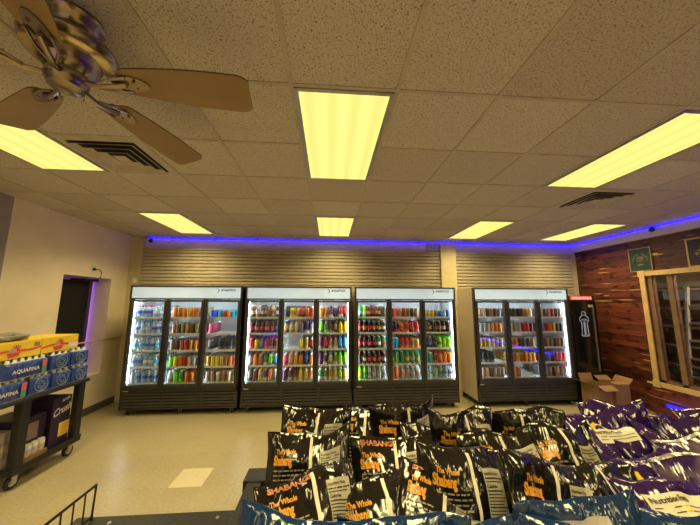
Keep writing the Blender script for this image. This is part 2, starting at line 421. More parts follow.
# right wall of cedar planks with the big window
WY0, WY1, WZ0, WZ1 = 1.9, 4.20, .52, 2.17
bm = bmesh.new()
box(bm, XR, XR + .1, WY1, YB + .1, 0, 2.80); box(bm, XR, XR + .1, YR - .1, WY0, 0, 2.80)
box(bm, XR, XR + .1, WY0, WY1, 0, WZ0); box(bm, XR, XR + .1, WY0, WY1, WZ1, 2.80)
box(bm, XR, XR + .1, YR - .1, YB + .1, 2.80, ZC)
struct(finish('wall_right', bm, M_plank))
bm = bmesh.new()
w = .075
box(bm, XR - .022, XR, WY1, WY1 + w, WZ0 - w, WZ1 + w, bev=.003); box(bm, XR - .022, XR, WY0 - w, WY0, WZ0 - w, WZ1 + w, bev=.003)
box(bm, XR - .020, XR, WY0, WY1, WZ1, WZ1 + w, bev=.003); box(bm, XR - .020, XR, WY0, WY1, WZ0 - w, WZ0, bev=.003)
box(bm, XR - .03, XR - .02, WY1 - .012, WY1 + w + .012, WZ1 - .012, WZ1 + w + .012, bev=.003)
box(bm, XR - .03, XR - .02, WY1 - .012, WY1 + w + .012, WZ0 - w - .012, WZ0 + .012, bev=.003)
box(bm, XR - .02, XR, WY1 + w, WY1 + w + .10, WZ0 - .055, WZ0 - .03, bev=.003)
fr = struct(finish('window_2', bm, M_pine))
finish('window_glass', (lambda b: (box(b, XR + .03, XR + .036, WY0, WY1, WZ0, WZ1), b)[1])(bmesh.new()), M_wglass, fr)
bm = bmesh.new()
box(bm, XR + .02, XR + .09, WY1 - .07, WY1, WZ0, WZ1); box(bm, XR + .02, XR + .09, 3.86, 3.93, WZ0, WZ1); box(bm, XR + .02, XR + .08, WY0, WY1, WZ0, WZ0 + .03)
finish('window_frame', bm, M_stud, fr)
for yy in (3.13,): boxo('mullion', (XR + .01, XR + .045, yy, yy + .02, WZ0, WZ1), M_black, fr)
# room behind the window
bm = bmesh.new()
box(bm, 7.5, 7.6, .4, 6.3, 0, ZC); box(bm, XR + .1, 7.5, 6.2, 6.3, 0, ZC); box(bm, XR + .1, 7.5, .3, .4, 0, ZC); box(bm, XR + .1, 7.6, .3, 6.3, ZC, ZC + .05)
struct(finish('wall_storeroom', bm, mat('storeroom_wall_paint', (.26, .19, .13), .7)))
L = bpy.data.lights.new('storeroom_fill', 'POINT'); L.energy = 120; L.color = (1, .80, .58); L.shadow_soft_size = .2  # added fill light between window and rack, brightens the storeroom; no fixture there
lo = bpy.data.objects.new('storeroom_fill', L); C.objects.link(lo); lo.location = (5.7, 2.9, 2.7)

# replaced vinyl tile
o = boxo('floor_tile', (-1.495, -1.19, 3.015, 3.32, 0, .0015), mat('pale_vinyl_tile', (.60, .53, .38), .3, var=.05, scale=40)); struct(o)

# ================================================================== ceiling fittings
def troffer(ix, iy, label, lamp=True):
    x, y = GX + (ix + .5) * GS, GY + (iy + 1) * GS
    t = thing('ceiling_light', label, 'ceiling light', (x, y, ZC), group='fluorescent ceiling panels')
    a, b = GS / 2 - .014, GS - .014
    bm = bmesh.new()
    for s in (-1, 1):
        box(bm, s * (a - .012) - .012, s * (a - .012) + .012, -b, b, -.012, 0); box(bm, -a, a, s * (b - .012) - .012, s * (b - .012) + .012, -.011, 0)
    finish('frame', bm, M_alu, t)
    boxo('diffuser', (-a + .024, a - .024, -b + .024, b - .024, -.008, -.002), M_troffer, t)
    if lamp:
        L = bpy.data.lights.new('troffer_lamp', 'AREA'); L.shape = 'RECTANGLE'; L.size = .5; L.size_y = 1.1; L.energy = TROFFER_WATT; L.color = TROFFER_COL
        L.spread = math.radians(140)
        o = bpy.data.objects.new('troffer_lamp', L); C.objects.link(o); o.parent = t; o.location = (0, 0, -.014)
troffer(0, 0, 'large glowing yellow ceiling panel in the middle, nearest of the row')
troffer(0, 4, 'small looking yellow ceiling panel in front of the middle cooler')
troffer(-4, 0, 'yellow ceiling panel beside the fan and the square air vent')
troffer(-4, 4, 'yellow ceiling panel above the cooler by the cream wall')
troffer(4, 0, 'long yellow ceiling panel cut by the picture edge near the wood wall')
troffer(4, 4, 'yellow ceiling panel in front of the square column')
troffer(7, 4, 'yellow ceiling panel above the cooler beside the wood wall')
for ix, w_ in ((-4, 'cream wall'), (0, 'middle'), (4, 'wood wall')):
    troffer(ix, -4, f'yellow ceiling panel just behind the viewpoint on the {w_} side')
    troffer(ix, -7, f'yellow ceiling panel far behind the viewpoint on the {w_} side')

M_vent = mat('vent_enamel', (.52, .46, .38), .45)
M_ventdark = mat('vent_throat', (.03, .025, .02), .8)
def vent(x, y, w, d, label):
    t = thing('ceiling_vent', label, 'vent', (x, y, ZC), group='square ceiling air vents')
    bm = bmesh.new()
    a, b = w / 2 - .012, d / 2 - .012
    def ring(a0, b0, z0, a1, b1, z1):
        A = [bm.verts.new(p) for p in ((-a0, -b0, z0), (a0, -b0, z0), (a0, b0, z0), (-a0, b0, z0))]
        B = [bm.verts.new(p) for p in ((-a1, -b1, z1), (a1, -b1, z1), (a1, b1, z1), (-a1, b1, z1))]
        for i in range(4): bm.faces.new((A[i], A[(i + 1) % 4], B[(i + 1) % 4], B[i]))
    ring(a, b, -.007, a - .045, b - .045, -.012)
    finish('frame', bm, M_vent, t)
    for kx in range(3):
        bm = bmesh.new(); s = .055 + kx * .062
        ring(a - s, b - s, -.028, a - s - .036, b - s - .036, -.008); ring(a - s, b - s, -.028, a - s - .003, b - s, -.031)
        finish('louver', bm, M_vent, t)
    boxo('centre_plate', (-a + .245, a - .245, -b + .245, b - .245, -.022, -.018), M_vent, t)
    boxo('throat', (-a + .03, a - .03, -b + .03, b - .03, -.004, -.0005), M_ventdark, t)
vent(GX - 2.5 * GS, GY + 1.5 * GS, GS, GS, 'square louvred air vent beside the ceiling fan')
vent(GX + 5.5 * GS, GY + 2.5 * GS, GS, GS, 'square louvred air vent near the wood wall')

# ceiling fan
fan = thing('ceiling_fan', 'hugger ceiling fan with five brown oak blades and antique pewter motor', 'ceiling fan', (-1.11, 1.14, ZC))
def lat(name, prof, m, parent, seg=40):
    bm = bmesh.new(); lathe(bm, prof, seg); return finish(name, bm, m, parent, smooth=True)
lat('canopy', [(.095, -.006), (.098, -.018), (.085, -.03), (.082, -.05), (.060, -.075), (.03, -.085)], M_pewter, fan)
lat('downrod', [(.016, -.08), (.016, -.13)], M_pewter, fan, 16)
lat('motor_housing', [(.03, -.10), (.07, -.105), (.130, -.12), (.155, -.14), (.160, -.155), (.154, -.17), (.138, -.185), (.108, -.20), (.100, -.225), (.092, -.25), (.070, -.27)], M_pewter, fan)
lat('band', [(.138, -.183), (.146, -.188), (.146, -.194), (.136, -.200), (.11, -.204)], mat('pale_brass', (.62, .50, .30), .25, 1.), fan)
lat('switch_housing', [(.068, -.262), (.072, -.272), (.072, -.302), (.064, -.312), (.058, -.328), (.042, -.336), (.018, -.340)], M_pewter, fan)
blade_mesh = None
for i in range(5):
    ang = math.radians(4.65 + 72 * i)
    bm = bmesh.new(); n = 22; prof = []
    for j in range(n + 1):
        u = j / n; r = .185 + .555 * u
        hw = .056 + .036 * math.sin(min(1, u * 1.25) * PI / 2)
        if u < .10: hw *= math.sqrt(max(0, 1 - ((.10 - u) / .10) ** 2)) * .85 + .15
        if u > .93: hw *= .30 + .70 * math.sqrt(max(0, 1 - ((u - .93) / .07) ** 2)) if u < 1 else 1
        prof.append((r, hw))
    prof[-1] = (.74, prof[-2][1] * .78)
    loop = [(r, h) for r, h in prof] + [(r, -h) for r, h in reversed(prof)]
    tilt = math.radians(-12)
    def pt(r, h, z): return (r, h * math.cos(tilt), -.275 + h * math.sin(tilt) + z)
    poly_prism(bm, [pt(r, h, 0) for r, h in loop], [pt(r, h, .007) for r, h in loop])
    bm.normal_update()
    for f in bm.faces:
        if abs(f.normal.z) < .5: f.material_index = 1
    b = finish('blade', bm, [M_blade, M_bladerim], fan); b.rotation_euler = (0, 0, ang)
    bm = bmesh.new()
    tube(bm, [(.05, 0, -.292), (.12, 0, -.306), (.18, 0, -.300), (.225, 0, -.289)], .011, 8)
    tube(bm, [(.12, .012, -.304), (.17, .034, -.298), (.235, .036, -.291)], .006, 6); tube(bm, [(.12, -.012, -.302), (.17, -.030, -.292), (.235, -.034, -.280)], .006, 6)
    lp = [(.22 + .075 * math.cos(a), .030 * math.sin(a) * (1.25 - .25 * math.cos(a))) for a in [2 * PI * q / 18 for q in range(18)]]
    poly_prism(bm, [pt(r + .02, h, -.007) for r, h in lp], [pt(r + .02, h, -.001) for r, h in lp])
    for q in (-.018, .018): lathe(bm, [(.006, -.012), (.006, -.006)], 8, o=(.26, q, -.276))
    ir = finish('blade_iron', bm, M_pewter, fan, smooth=True); ir.rotation_euler = (0, 0, ang)
bm = bmesh.new(); tube(bm, [(.05, .03, -.33), (.05, .03, -.37)], .0015, 5); finish('pull_chain', bm, M_pewter, fan)

# blue strips
def led(name, pts, label, m=M_ledblue, r=.011):
    bm = bmesh.new(); tube(bm, pts, r, 6); return tag(finish(name, bm, m), label, 'light strip', 'coloured light strips')
led('light_strip', [(-3.42, 5.445, 2.925), (2.1, 5.445, 2.925), (2.17, 5.335, 2.925), (2.56, 5.335, 2.925), (2.62, 5.445, 2.925), (5.06, 5.43, 2.925), (5.085, 5.36, 2.925), (5.085, -.5, 2.925)], 'glowing blue light strip along the top of back and wood walls')
led('light_strip', [(5.12, 3.50, .20), (5.12, 4.12, .20)], 'short glowing blue light strip low on the wood wall under the window', r=.022)
led('light_strip', [(5.118, .2, .556), (5.118, 3.25, .556)], 'long blue light strip along the window sill, mirrored in the cooler doors', M_ledlow, .016)
led('light_strip', [(-3.0, YR + .03, .25), (-2.0, YR + .03, .25)], 'blue light strip low on the rear wall behind the viewpoint', M_ledlow, .022)
led('light_strip', [(XL - .30, OY1 - .03, OZ0 + .05), (XL - .30, OY1 - .03, OZ1 - .04)], 'upright violet light strip inside the recessed window', M_ledviolet, .012)
for i, x in enumerate((-3.0, -2.2, -1.4, -.6, .2, 1.0, 1.8)):
    o = boxo('strip_clip', (x - .01, x + .01, 5.43, 5.47, 2.925, 2.95), M_black)
    tag(o, 'small black clip holding the blue strip, ' + ('first', 'second', 'third', 'fourth', 'fifth', 'sixth', 'seventh')[i] + ' from the cream wall', 'clip', 'clips of the blue strip')
def seccam(loc, rz, label):
    t = thing('security_camera', label, 'camera', loc, rz, 'security cameras')
    bm = bmesh.new(); lathe(bm, [(.032, 0), (.032, -.012), (.012, -.016), (.010, -.04)], 16); finish('mount', bm, M_black, t, smooth=True)
    bm = bmesh.new(); lathe(bm, [(.012, -.075), (.030, -.066), (.038, -.045), (.036, -.03), (.015, -.022)], 18); finish('dome', bm, mat('dark_dome', (.01, .01, .01), .1), t, smooth=True)
seccam((-3.36, 5.40, 2.90), 0, 'small black dome camera at the corner above the shutter')
seccam((5.06, 3.94, 2.92), 0, 'small black dome camera under the blue strip on the wood wall side')
bm = bmesh.new(); tube(bm, [(-3.36, 5.40, 2.915), (-3.42, 5.42, 2.93), (-3.52, 5.425, 2.915), (-3.55, 5.425, 2.89)], .006); tag(finish('camera_cable', bm, M_black), 'short black cable running from the corner camera', 'cable')
o = boxo('motion_sensor', (-3.62, -3.55, 5.41, 5.44, 2.07, 2.16), mat('sensor_white', (.75, .72, .65), .4), bev=.008); tag(o, 'small white motion sensor on the corner strip above the first cooler', 'sensor')
# outlet and cable over the recess
t = thing('wall_outlet', 'white outlet with black plug above the recessed window', 'outlet', (XL, 4.66, 2.235))
boxo('plate', (0, .006, -.04, .04, -.06, .06), mat('outlet_white', (.7, .66, .56), .4), t, bev=.002)
boxo('plug', (.006, .035, -.018, .018, -.02, .02), M_black, t, bev=.004)
bm = bmesh.new(); tube(bm, [(XL + .03, 4.67, 2.235), (XL + .04, 4.74, 2.235), (XL + .03, 4.80, 2.19), (XL + .015, 4.81, 2.12), (XL + .008, 4.77, 2.085), (XL - .03, 4.70, 2.08), (XL - .12, 4.62, 2.09)], .006)
tag(finish('power_cable', bm, M_black), 'thin black cable looping from outlet into the recess', 'cable')
t = thing('window_shade', 'black shade hanging inside the recessed window', 'shade', (XL - .20, 4.19, .60))
boxo('fabric', (0, .012, .0, .66, .0, 1.46), mat('black_fabric', (.006, .005, .006), .85), t)
bm = bmesh.new(); tube(bm, [(.02, .34, 1.47), (.02, .82, 1.475)], .02, 12); finish('roller', bm, M_black, t)
boxo('side_post', (-.02, .045, .64, .70, 0, 1.46), mat('dark_blue_post', (.05, .04, .12), .4), t)
bm = bmesh.new(); tube(bm, [(XL + .015, 4.10, 1.125), (XL + .014, 5.44, 1.10)], .012); tag(finish('wooden_rod', bm, M_pine), 'thin wooden rod lying flat across the cream wall and recess', 'rod')

# ================================================================== COOLERS
CW, YF, CD = 1.755, 4.75, .66      # width, front, depth
SHELF = [.462, .70, .955, 1.215, 1.475]
ORD = ['first', 'second', 'third', 'fourth', 'fifth', 'sixth', 'seventh', 'eighth']
def cooler(x0, label, white_side=False):
    t = thing('drinks_cooler', label, 'cooler', (x0, YF, 0), group='three door drinks coolers')
    W, D = CW, CD; side = M_whiteside if white_side else M_cabinet
    y = .06
    boxo('side_panel', (0, .035, y, D, .09, 1.985), side, t); boxo('side_panel', (W - .035, W, y, D, .09, 1.985), side, t)
    bm = bmesh.new(); box(bm, .035, W - .035, D - .03, D, .09, 1.985); box(bm, .035, W - .035, y, D - .03, 1.955, 1.985); box(bm, .035, W - .035, y, D - .03, .09, .12)
    finish('back_panel', bm, M_cabinet, t)
    bm = bmesh.new(); box(bm, .036, W - .036, D - .045, D - .031, .44, 1.78); box(bm, .036, .044, y + .01, D - .045, .44, 1.78); box(bm, W - .044, W - .036, y + .01, D - .045, .44, 1.78)
    box(bm, .036, W - .036, y + .01, D - .045, 1.765, 1.78); box(bm, .036, W - .036, y + .01, D - .045, .425, .44)
    finish('inner_liner', bm, M_liner, t)
    # face frame
    bm = bmesh.new()
    box(bm, 0, W, .0, y, 1.965, 1.99); box(bm, 0, W, .0, y, 1.765, 1.79)
    box(bm, 0, .028, .0, y, 1.79, 1.965); box(bm, W - .028, W, .0, y, 1.79, 1.965)
    box(bm, 0, .022, .012, y, .40, 1.765); box(bm, W - .022, W, .012, y, .40, 1.765)
    box(bm, 0, W, .012, y, .385, .44)
    for i in (1, 2): box(bm, W * i / 3 - .03, W * i / 3 + .03, .03, y + .01, .44, 1.765)
    finish('face_frame', bm, M_cabinet, t)
    sg = boxo('sign_panel', (.028, W - .028, .008, .04, 1.79, 1.965), MATS.get('sign') or sign_mat(), t)
    # the mark and the maker's lettering
    bm = bmesh.new()
    arc = [(-.055, .042), (-.03, .030), (-.012, .008), (-.012, -.008), (-.03, -.030), (-.055, -.042), (-.030, -.012), (-.026, 0), (-.030, .012)]
    lx = W - .36
    poly_prism(bm, [(lx + a * .95 + .0, .0055, 1.915 + c * .95) for a, c in arc], [(lx + a * .95, .0078, 1.915 + c * .95) for a, c in arc])
    add_text(bm, 'AVANTCO', .046, (lx + .015, 1.906), f=lambda a, c: (a, .0065, c), cut=0, sx=1.05, bold=.0022)
    finish('logo', bm, mat('logo_ink', (.10, .10, .22), .5), sg)
    # grille
    bm = bmesh.new(); box(bm, 0, W, .02, y, .09, .115); box(bm, 0, .03, .02, y, .115, .385); box(bm, W - .03, W, .02, y, .115, .385); box(bm, 0, W, .02, y, .345, .385)
    box(bm, W * .36 - .012, W * .36 + .012, .018, y, .115, .345); box(bm, W * .69 - .012, W * .69 + .012, .018, y, .115, .345)
    gr = finish('grille', bm, M_cabinet, t)
    bm = bmesh.new()
    for k in range(5):
        z = .122 + k * .045
        for xa, xb in ((.03, W * .36 - .012), (W * .36 + .012, W * .69 - .012), (W * .69 + .012, W - .03)):
            vs = [bm.verts.new(p) for p in ((xa, .022, z), (xb, .022, z), (xb, .022, z + .026), (xa, .022, z + .026), (xb, .055, z + .045), (xa, .055, z + .045), (xb, .04, z), (xa, .04, z))]
            bm.faces.new((vs[0], vs[1], vs[2], vs[3])); bm.faces.new((vs[3], vs[2], vs[4], vs[5])); bm.faces.new((vs[0], vs[7], vs[6], vs[1]))
    finish('louver', bm, M_louver, gr)
    boxo('badge', (.035, .115, .016, .021, .358, .374), M_foil, gr)
    # doors
    dw = (W - .03) / 3
    for i in range(3):
        d = bpy.data.objects.new('door', None); C.objects.link(d); d.parent = t; d.location = (.015 + i * dw + .003, 0, 0)
        a, b = 0, dw - .006; z0, z1 = .405, 1.762; f = .042
        bm = bmesh.new()
        box(bm, a, a + f, -.012, .028, z0, z1, bev=.004); box(bm, b - f, b, -.012, .028, z0, z1, bev=.004)
        box(bm, a + f, b - f, -.0115, .028, z0, z0 + .052, bev=.003); box(bm, a + f, b - f, -.0115, .028, z1 - .032, z1, bev=.003)
        finish('door_frame', bm, M_cabinet, d)
        boxo('glass', (a + f - .002, b - f + .002, .004, .009, z0 + .05, z1 - .03), M_glass, d)
        bm = bmesh.new(); hx = b - .016 if i != 1 else b - .016
        box(bm, hx - .008, hx + .008, -.03, -.012, .75, 1.45, bev=.004); finish('handle', bm, M_black, d)
        # upright tube lights beside the door opening
    bm = bmesh.new()
    for i in range(4):
        xx = .052 if i == 0 else W - .052 if i == 3 else W * i / 3
        bx = bmesh.new()
        box(bx, xx - .008, xx + .008, y + .012, y + .022, .47, 1.75)
        finish('tube_light', bx, M_led, t)
    boxo('top_fill_bar', (.06, W - .06, y + .03, y + .05, 1.748, 1.762), M_led, t)  # added glowing bar, lifts the liner where bottles block the upright tubes
    bm.free()
    for lv, z in enumerate(SHELF):
        bm = bmesh.new()
        y0, y1 = .085, D - .05
        if lv == 0: box(bm, .046, W - .046, y0, y1, z - .012, z - .002)
        else:
            for i in range(3):
                xa, xb = W * i / 3 + .034, W * (i + 1) / 3 - .034
                for q in range(15): yq = y0 + .01 + q * (y1 - y0 - .02) / 14; box(bm, xa, xb, yq - .002, yq + .002, z - .006, z - .001)
                box(bm, xa, xa + .006, y0, y1, z - .010, z - .001); box(bm, xb - .006, xb, y0, y1, z - .010, z - .001)
        sh = finish('shelf', bm, M_rail, t)
        if lv:
            bm = bmesh.new()
            for i in range(3): box(bm, W * i / 3 + .034, W * (i + 1) / 3 - .034, y0 - .012, y0 - .002, z - .016, z + .012)
            finish('price_rail', bm, M_rail, sh)
    for sx in (.09, W * .5, W - .09):
        c = bpy.data.objects.new('caster', None); C.objects.link(c); c.parent = t; c.location = (sx, .10, 0)
        bm = bmesh.new(); seg = 16; r = .036
        ring = [[bm.verts.new((xx, r * math.cos(2 * PI * q / seg), r + r * math.sin(2 * PI * q / seg))) for q in range(seg)] for xx in (-.012, .012)]
        for q in range(seg): bm.faces.new((ring[0][q], ring[0][(q + 1) % seg], ring[1][(q + 1) % seg], ring[1][q]))
        bm.faces.new(ring[0]); bm.faces.new(list(reversed(ring[1])))
        finish('wheel', bm, M_rubber, c, smooth=True)
        bm = bmesh.new(); box(bm, -.02, -.015, -.02, .02, .03, .085); box(bm, .015, .02, -.02, .02, .03, .085); box(bm, -.028, .028, -.03, .03, .08, .0895)
        finish('fork', bm, M_alu, c)
    return t
def sign_mat():
    m = bpy.data.materials.new('sign'); m.use_nodes = True; nt = m.node_tree; b = nt.nodes['Principled BSDF']
    b.inputs['Base Color'].default_value = (.30, .36, .40, 1); b.inputs['Roughness'].default_value = .25
    tc = N(nt, 'ShaderNodeTexCoord'); sp = N(nt, 'ShaderNodeSeparateXYZ'); nt.links.new(tc.outputs['Object'], sp.inputs[0])
    nz = N(nt, 'ShaderNodeTexNoise'); nz.inputs['Scale'].default_value = 1.5; nt.links.new(tc.outputs['Object'], nz.inputs['Vector'])
    mr = N(nt, 'ShaderNodeMapRange'); mr.inputs[1].default_value = .3; mr.inputs[2].default_value = .7; mr.inputs[3].default_value = .40; mr.inputs[4].default_value = .58
    nt.links.new(nz.outputs['Fac'], mr.inputs[0]); nt.links.new(mr.outputs[0], b.inputs['Emission Strength'])
    b.inputs['Emission Color'].default_value = (.80, .96, 1.0, 1)
    MATS['sign'] = m; return m
X0S = [-3.185, -1.378, .428, 2.512]
cooler(X0S[0], 'charcoal three door cooler of water and cans nearest the cream wall')
cooler(X0S[1], 'charcoal three door cooler of bright juices, second from the cream wall')
cooler(X0S[2], 'charcoal three door cooler of dark colas beside the gap', True)
cooler(X0S[3], 'charcoal three door cooler with white side standing alone by the wood wall', True)

# ------------------------------------------------------------------ stock
PAL = dict(red=(.55, .02, .02), orange=(.85, .22, .01), yellow=(.85, .62, .02), gold=(.60, .36, .05), lime=(.25, .80, .02), green=(.03, .25, .05),
           teal=(.02, .38, .42), blue=(.02, .10, .50), skyblue=(.05, .45, .85), purple=(.10, .02, .14), pink=(.80, .12, .22), maroon=(.12, .01, .02),
           brown=(.13, .05, .02), cola=(.035, .012, .008), black=(.015, .015, .018), white=(.75, .75, .72), cream=(.70, .55, .35), tan=(.42, .24, .12),
           silver=(.42, .43, .44), grey=(.20, .20, .21), clear=(.45, .55, .62), olive=(.20, .20, .04), amber=(.45, .16, .02))
def stockmat(c, gloss=.2): return mat('drink_' + c, PAL[c], gloss, var=.10, scale=30, spec=.6)
def canmat(c): return mat('can_' + c, PAL[c], .3, .35, var=.25, scale=45)
def clearmat():
    if 'drink_clear_b' in MATS: return MATS['drink_clear_b']
    m, nt, b = nodes_of('drink_clear_b'); b.inputs['Base Color'].default_value = (.62, .74, .80, 1); b.inputs['Roughness'].default_value = .12; b.inputs['Alpha'].default_value = .55
    MATS['drink_clear_b'] = m; return m
MESHC = {}
def mesh_cached(key, build, mats):
    if key not in MESHC:
        bm = bmesh.new(); build(bm); me = bpy.data.meshes.new(key[0]); bmesh.ops.recalc_face_normals(bm, faces=bm.faces[:]); bm.to_mesh(me); bm.free()
        for m in mats: me.materials.append(m)
        for p in me.polygons: p.use_smooth = True
        try: me.set_sharp_from_angle(angle=math.radians(50))
        except Exception: pass
        MESHC[key] = me
    return MESHC[key]
PROF = {
    'soda': ([(.024, 0), (.031, .008), (.0315, .05), (.029, .075), (.0315, .10), (.0315, .125), (.026, .155), (.014, .180), (.0125, .190)], [(.0325, .058), (.0305, .076), (.0327, .112)], [(.0145, .186), (.0145, .203)]),
    'water': ([(.026, 0), (.030, .006), (.029, .02), (.031, .03), (.029, .045), (.031, .06), (.031, .115), (.028, .14), (.016, .165), (.0125, .178)], [(.0320, .066), (.0320, .108)], [(.0145, .174), (.0145, .192)]),
    'juice': ([(.030, 0), (.034, .006), (.034, .06), (.031, .085), (.034, .105), (.034, .12), (.027, .145), (.019, .155), (.018, .165)], [(.0348, .012), (.0348, .056)], [(.0205, .160), (.0205, .182)]),
    'can': ([(.024, 0), (.0295, .008), (.0300, .012), (.0300, .140), (.0255, .152)], None, [(.0262, .152), (.0262, .156)]),
    'short': ([(.024, 0), (.032, .008), (.0325, .012), (.0325, .108), (.0270, .118)], None, [(.0275, .118), (.0275, .122)]),
}
def stock_proto(kind, body, lab, capc, seg=12):
    P, Lb, Cp = PROF[kind]
    if kind in ('can', 'short'):
        b = mesh_cached((kind + '_can', body, lab, ''), lambda bm: (lathe(bm, P, seg), [setattr(f, 'material_index', 1) for f in bm.faces if .035 < f.calc_center_median().z < .075]), [canmat(body), canmat(lab or body)])
        return b, [('lid', mesh_cached(('lid', kind, '', ''), lambda bm: lathe(bm, Cp, seg), [M_alu]))]
    m = clearmat() if body == 'clear' else stockmat(body)
    b = mesh_cached((kind + '_bottle', body, '', ''), lambda bm: lathe(bm, P, seg), [m])
    ks = [('cap', mesh_cached(('cap', kind, capc, ''), lambda bm: lathe(bm, Cp, seg), [stockmat(capc, .4)]))]
    ks.append(('wrap_label', mesh_cached(('wrap', kind, lab, ''), lambda bm: lathe(bm, Lb, seg, cap=False), [stockmat(lab, .35)])))
    return b, ks
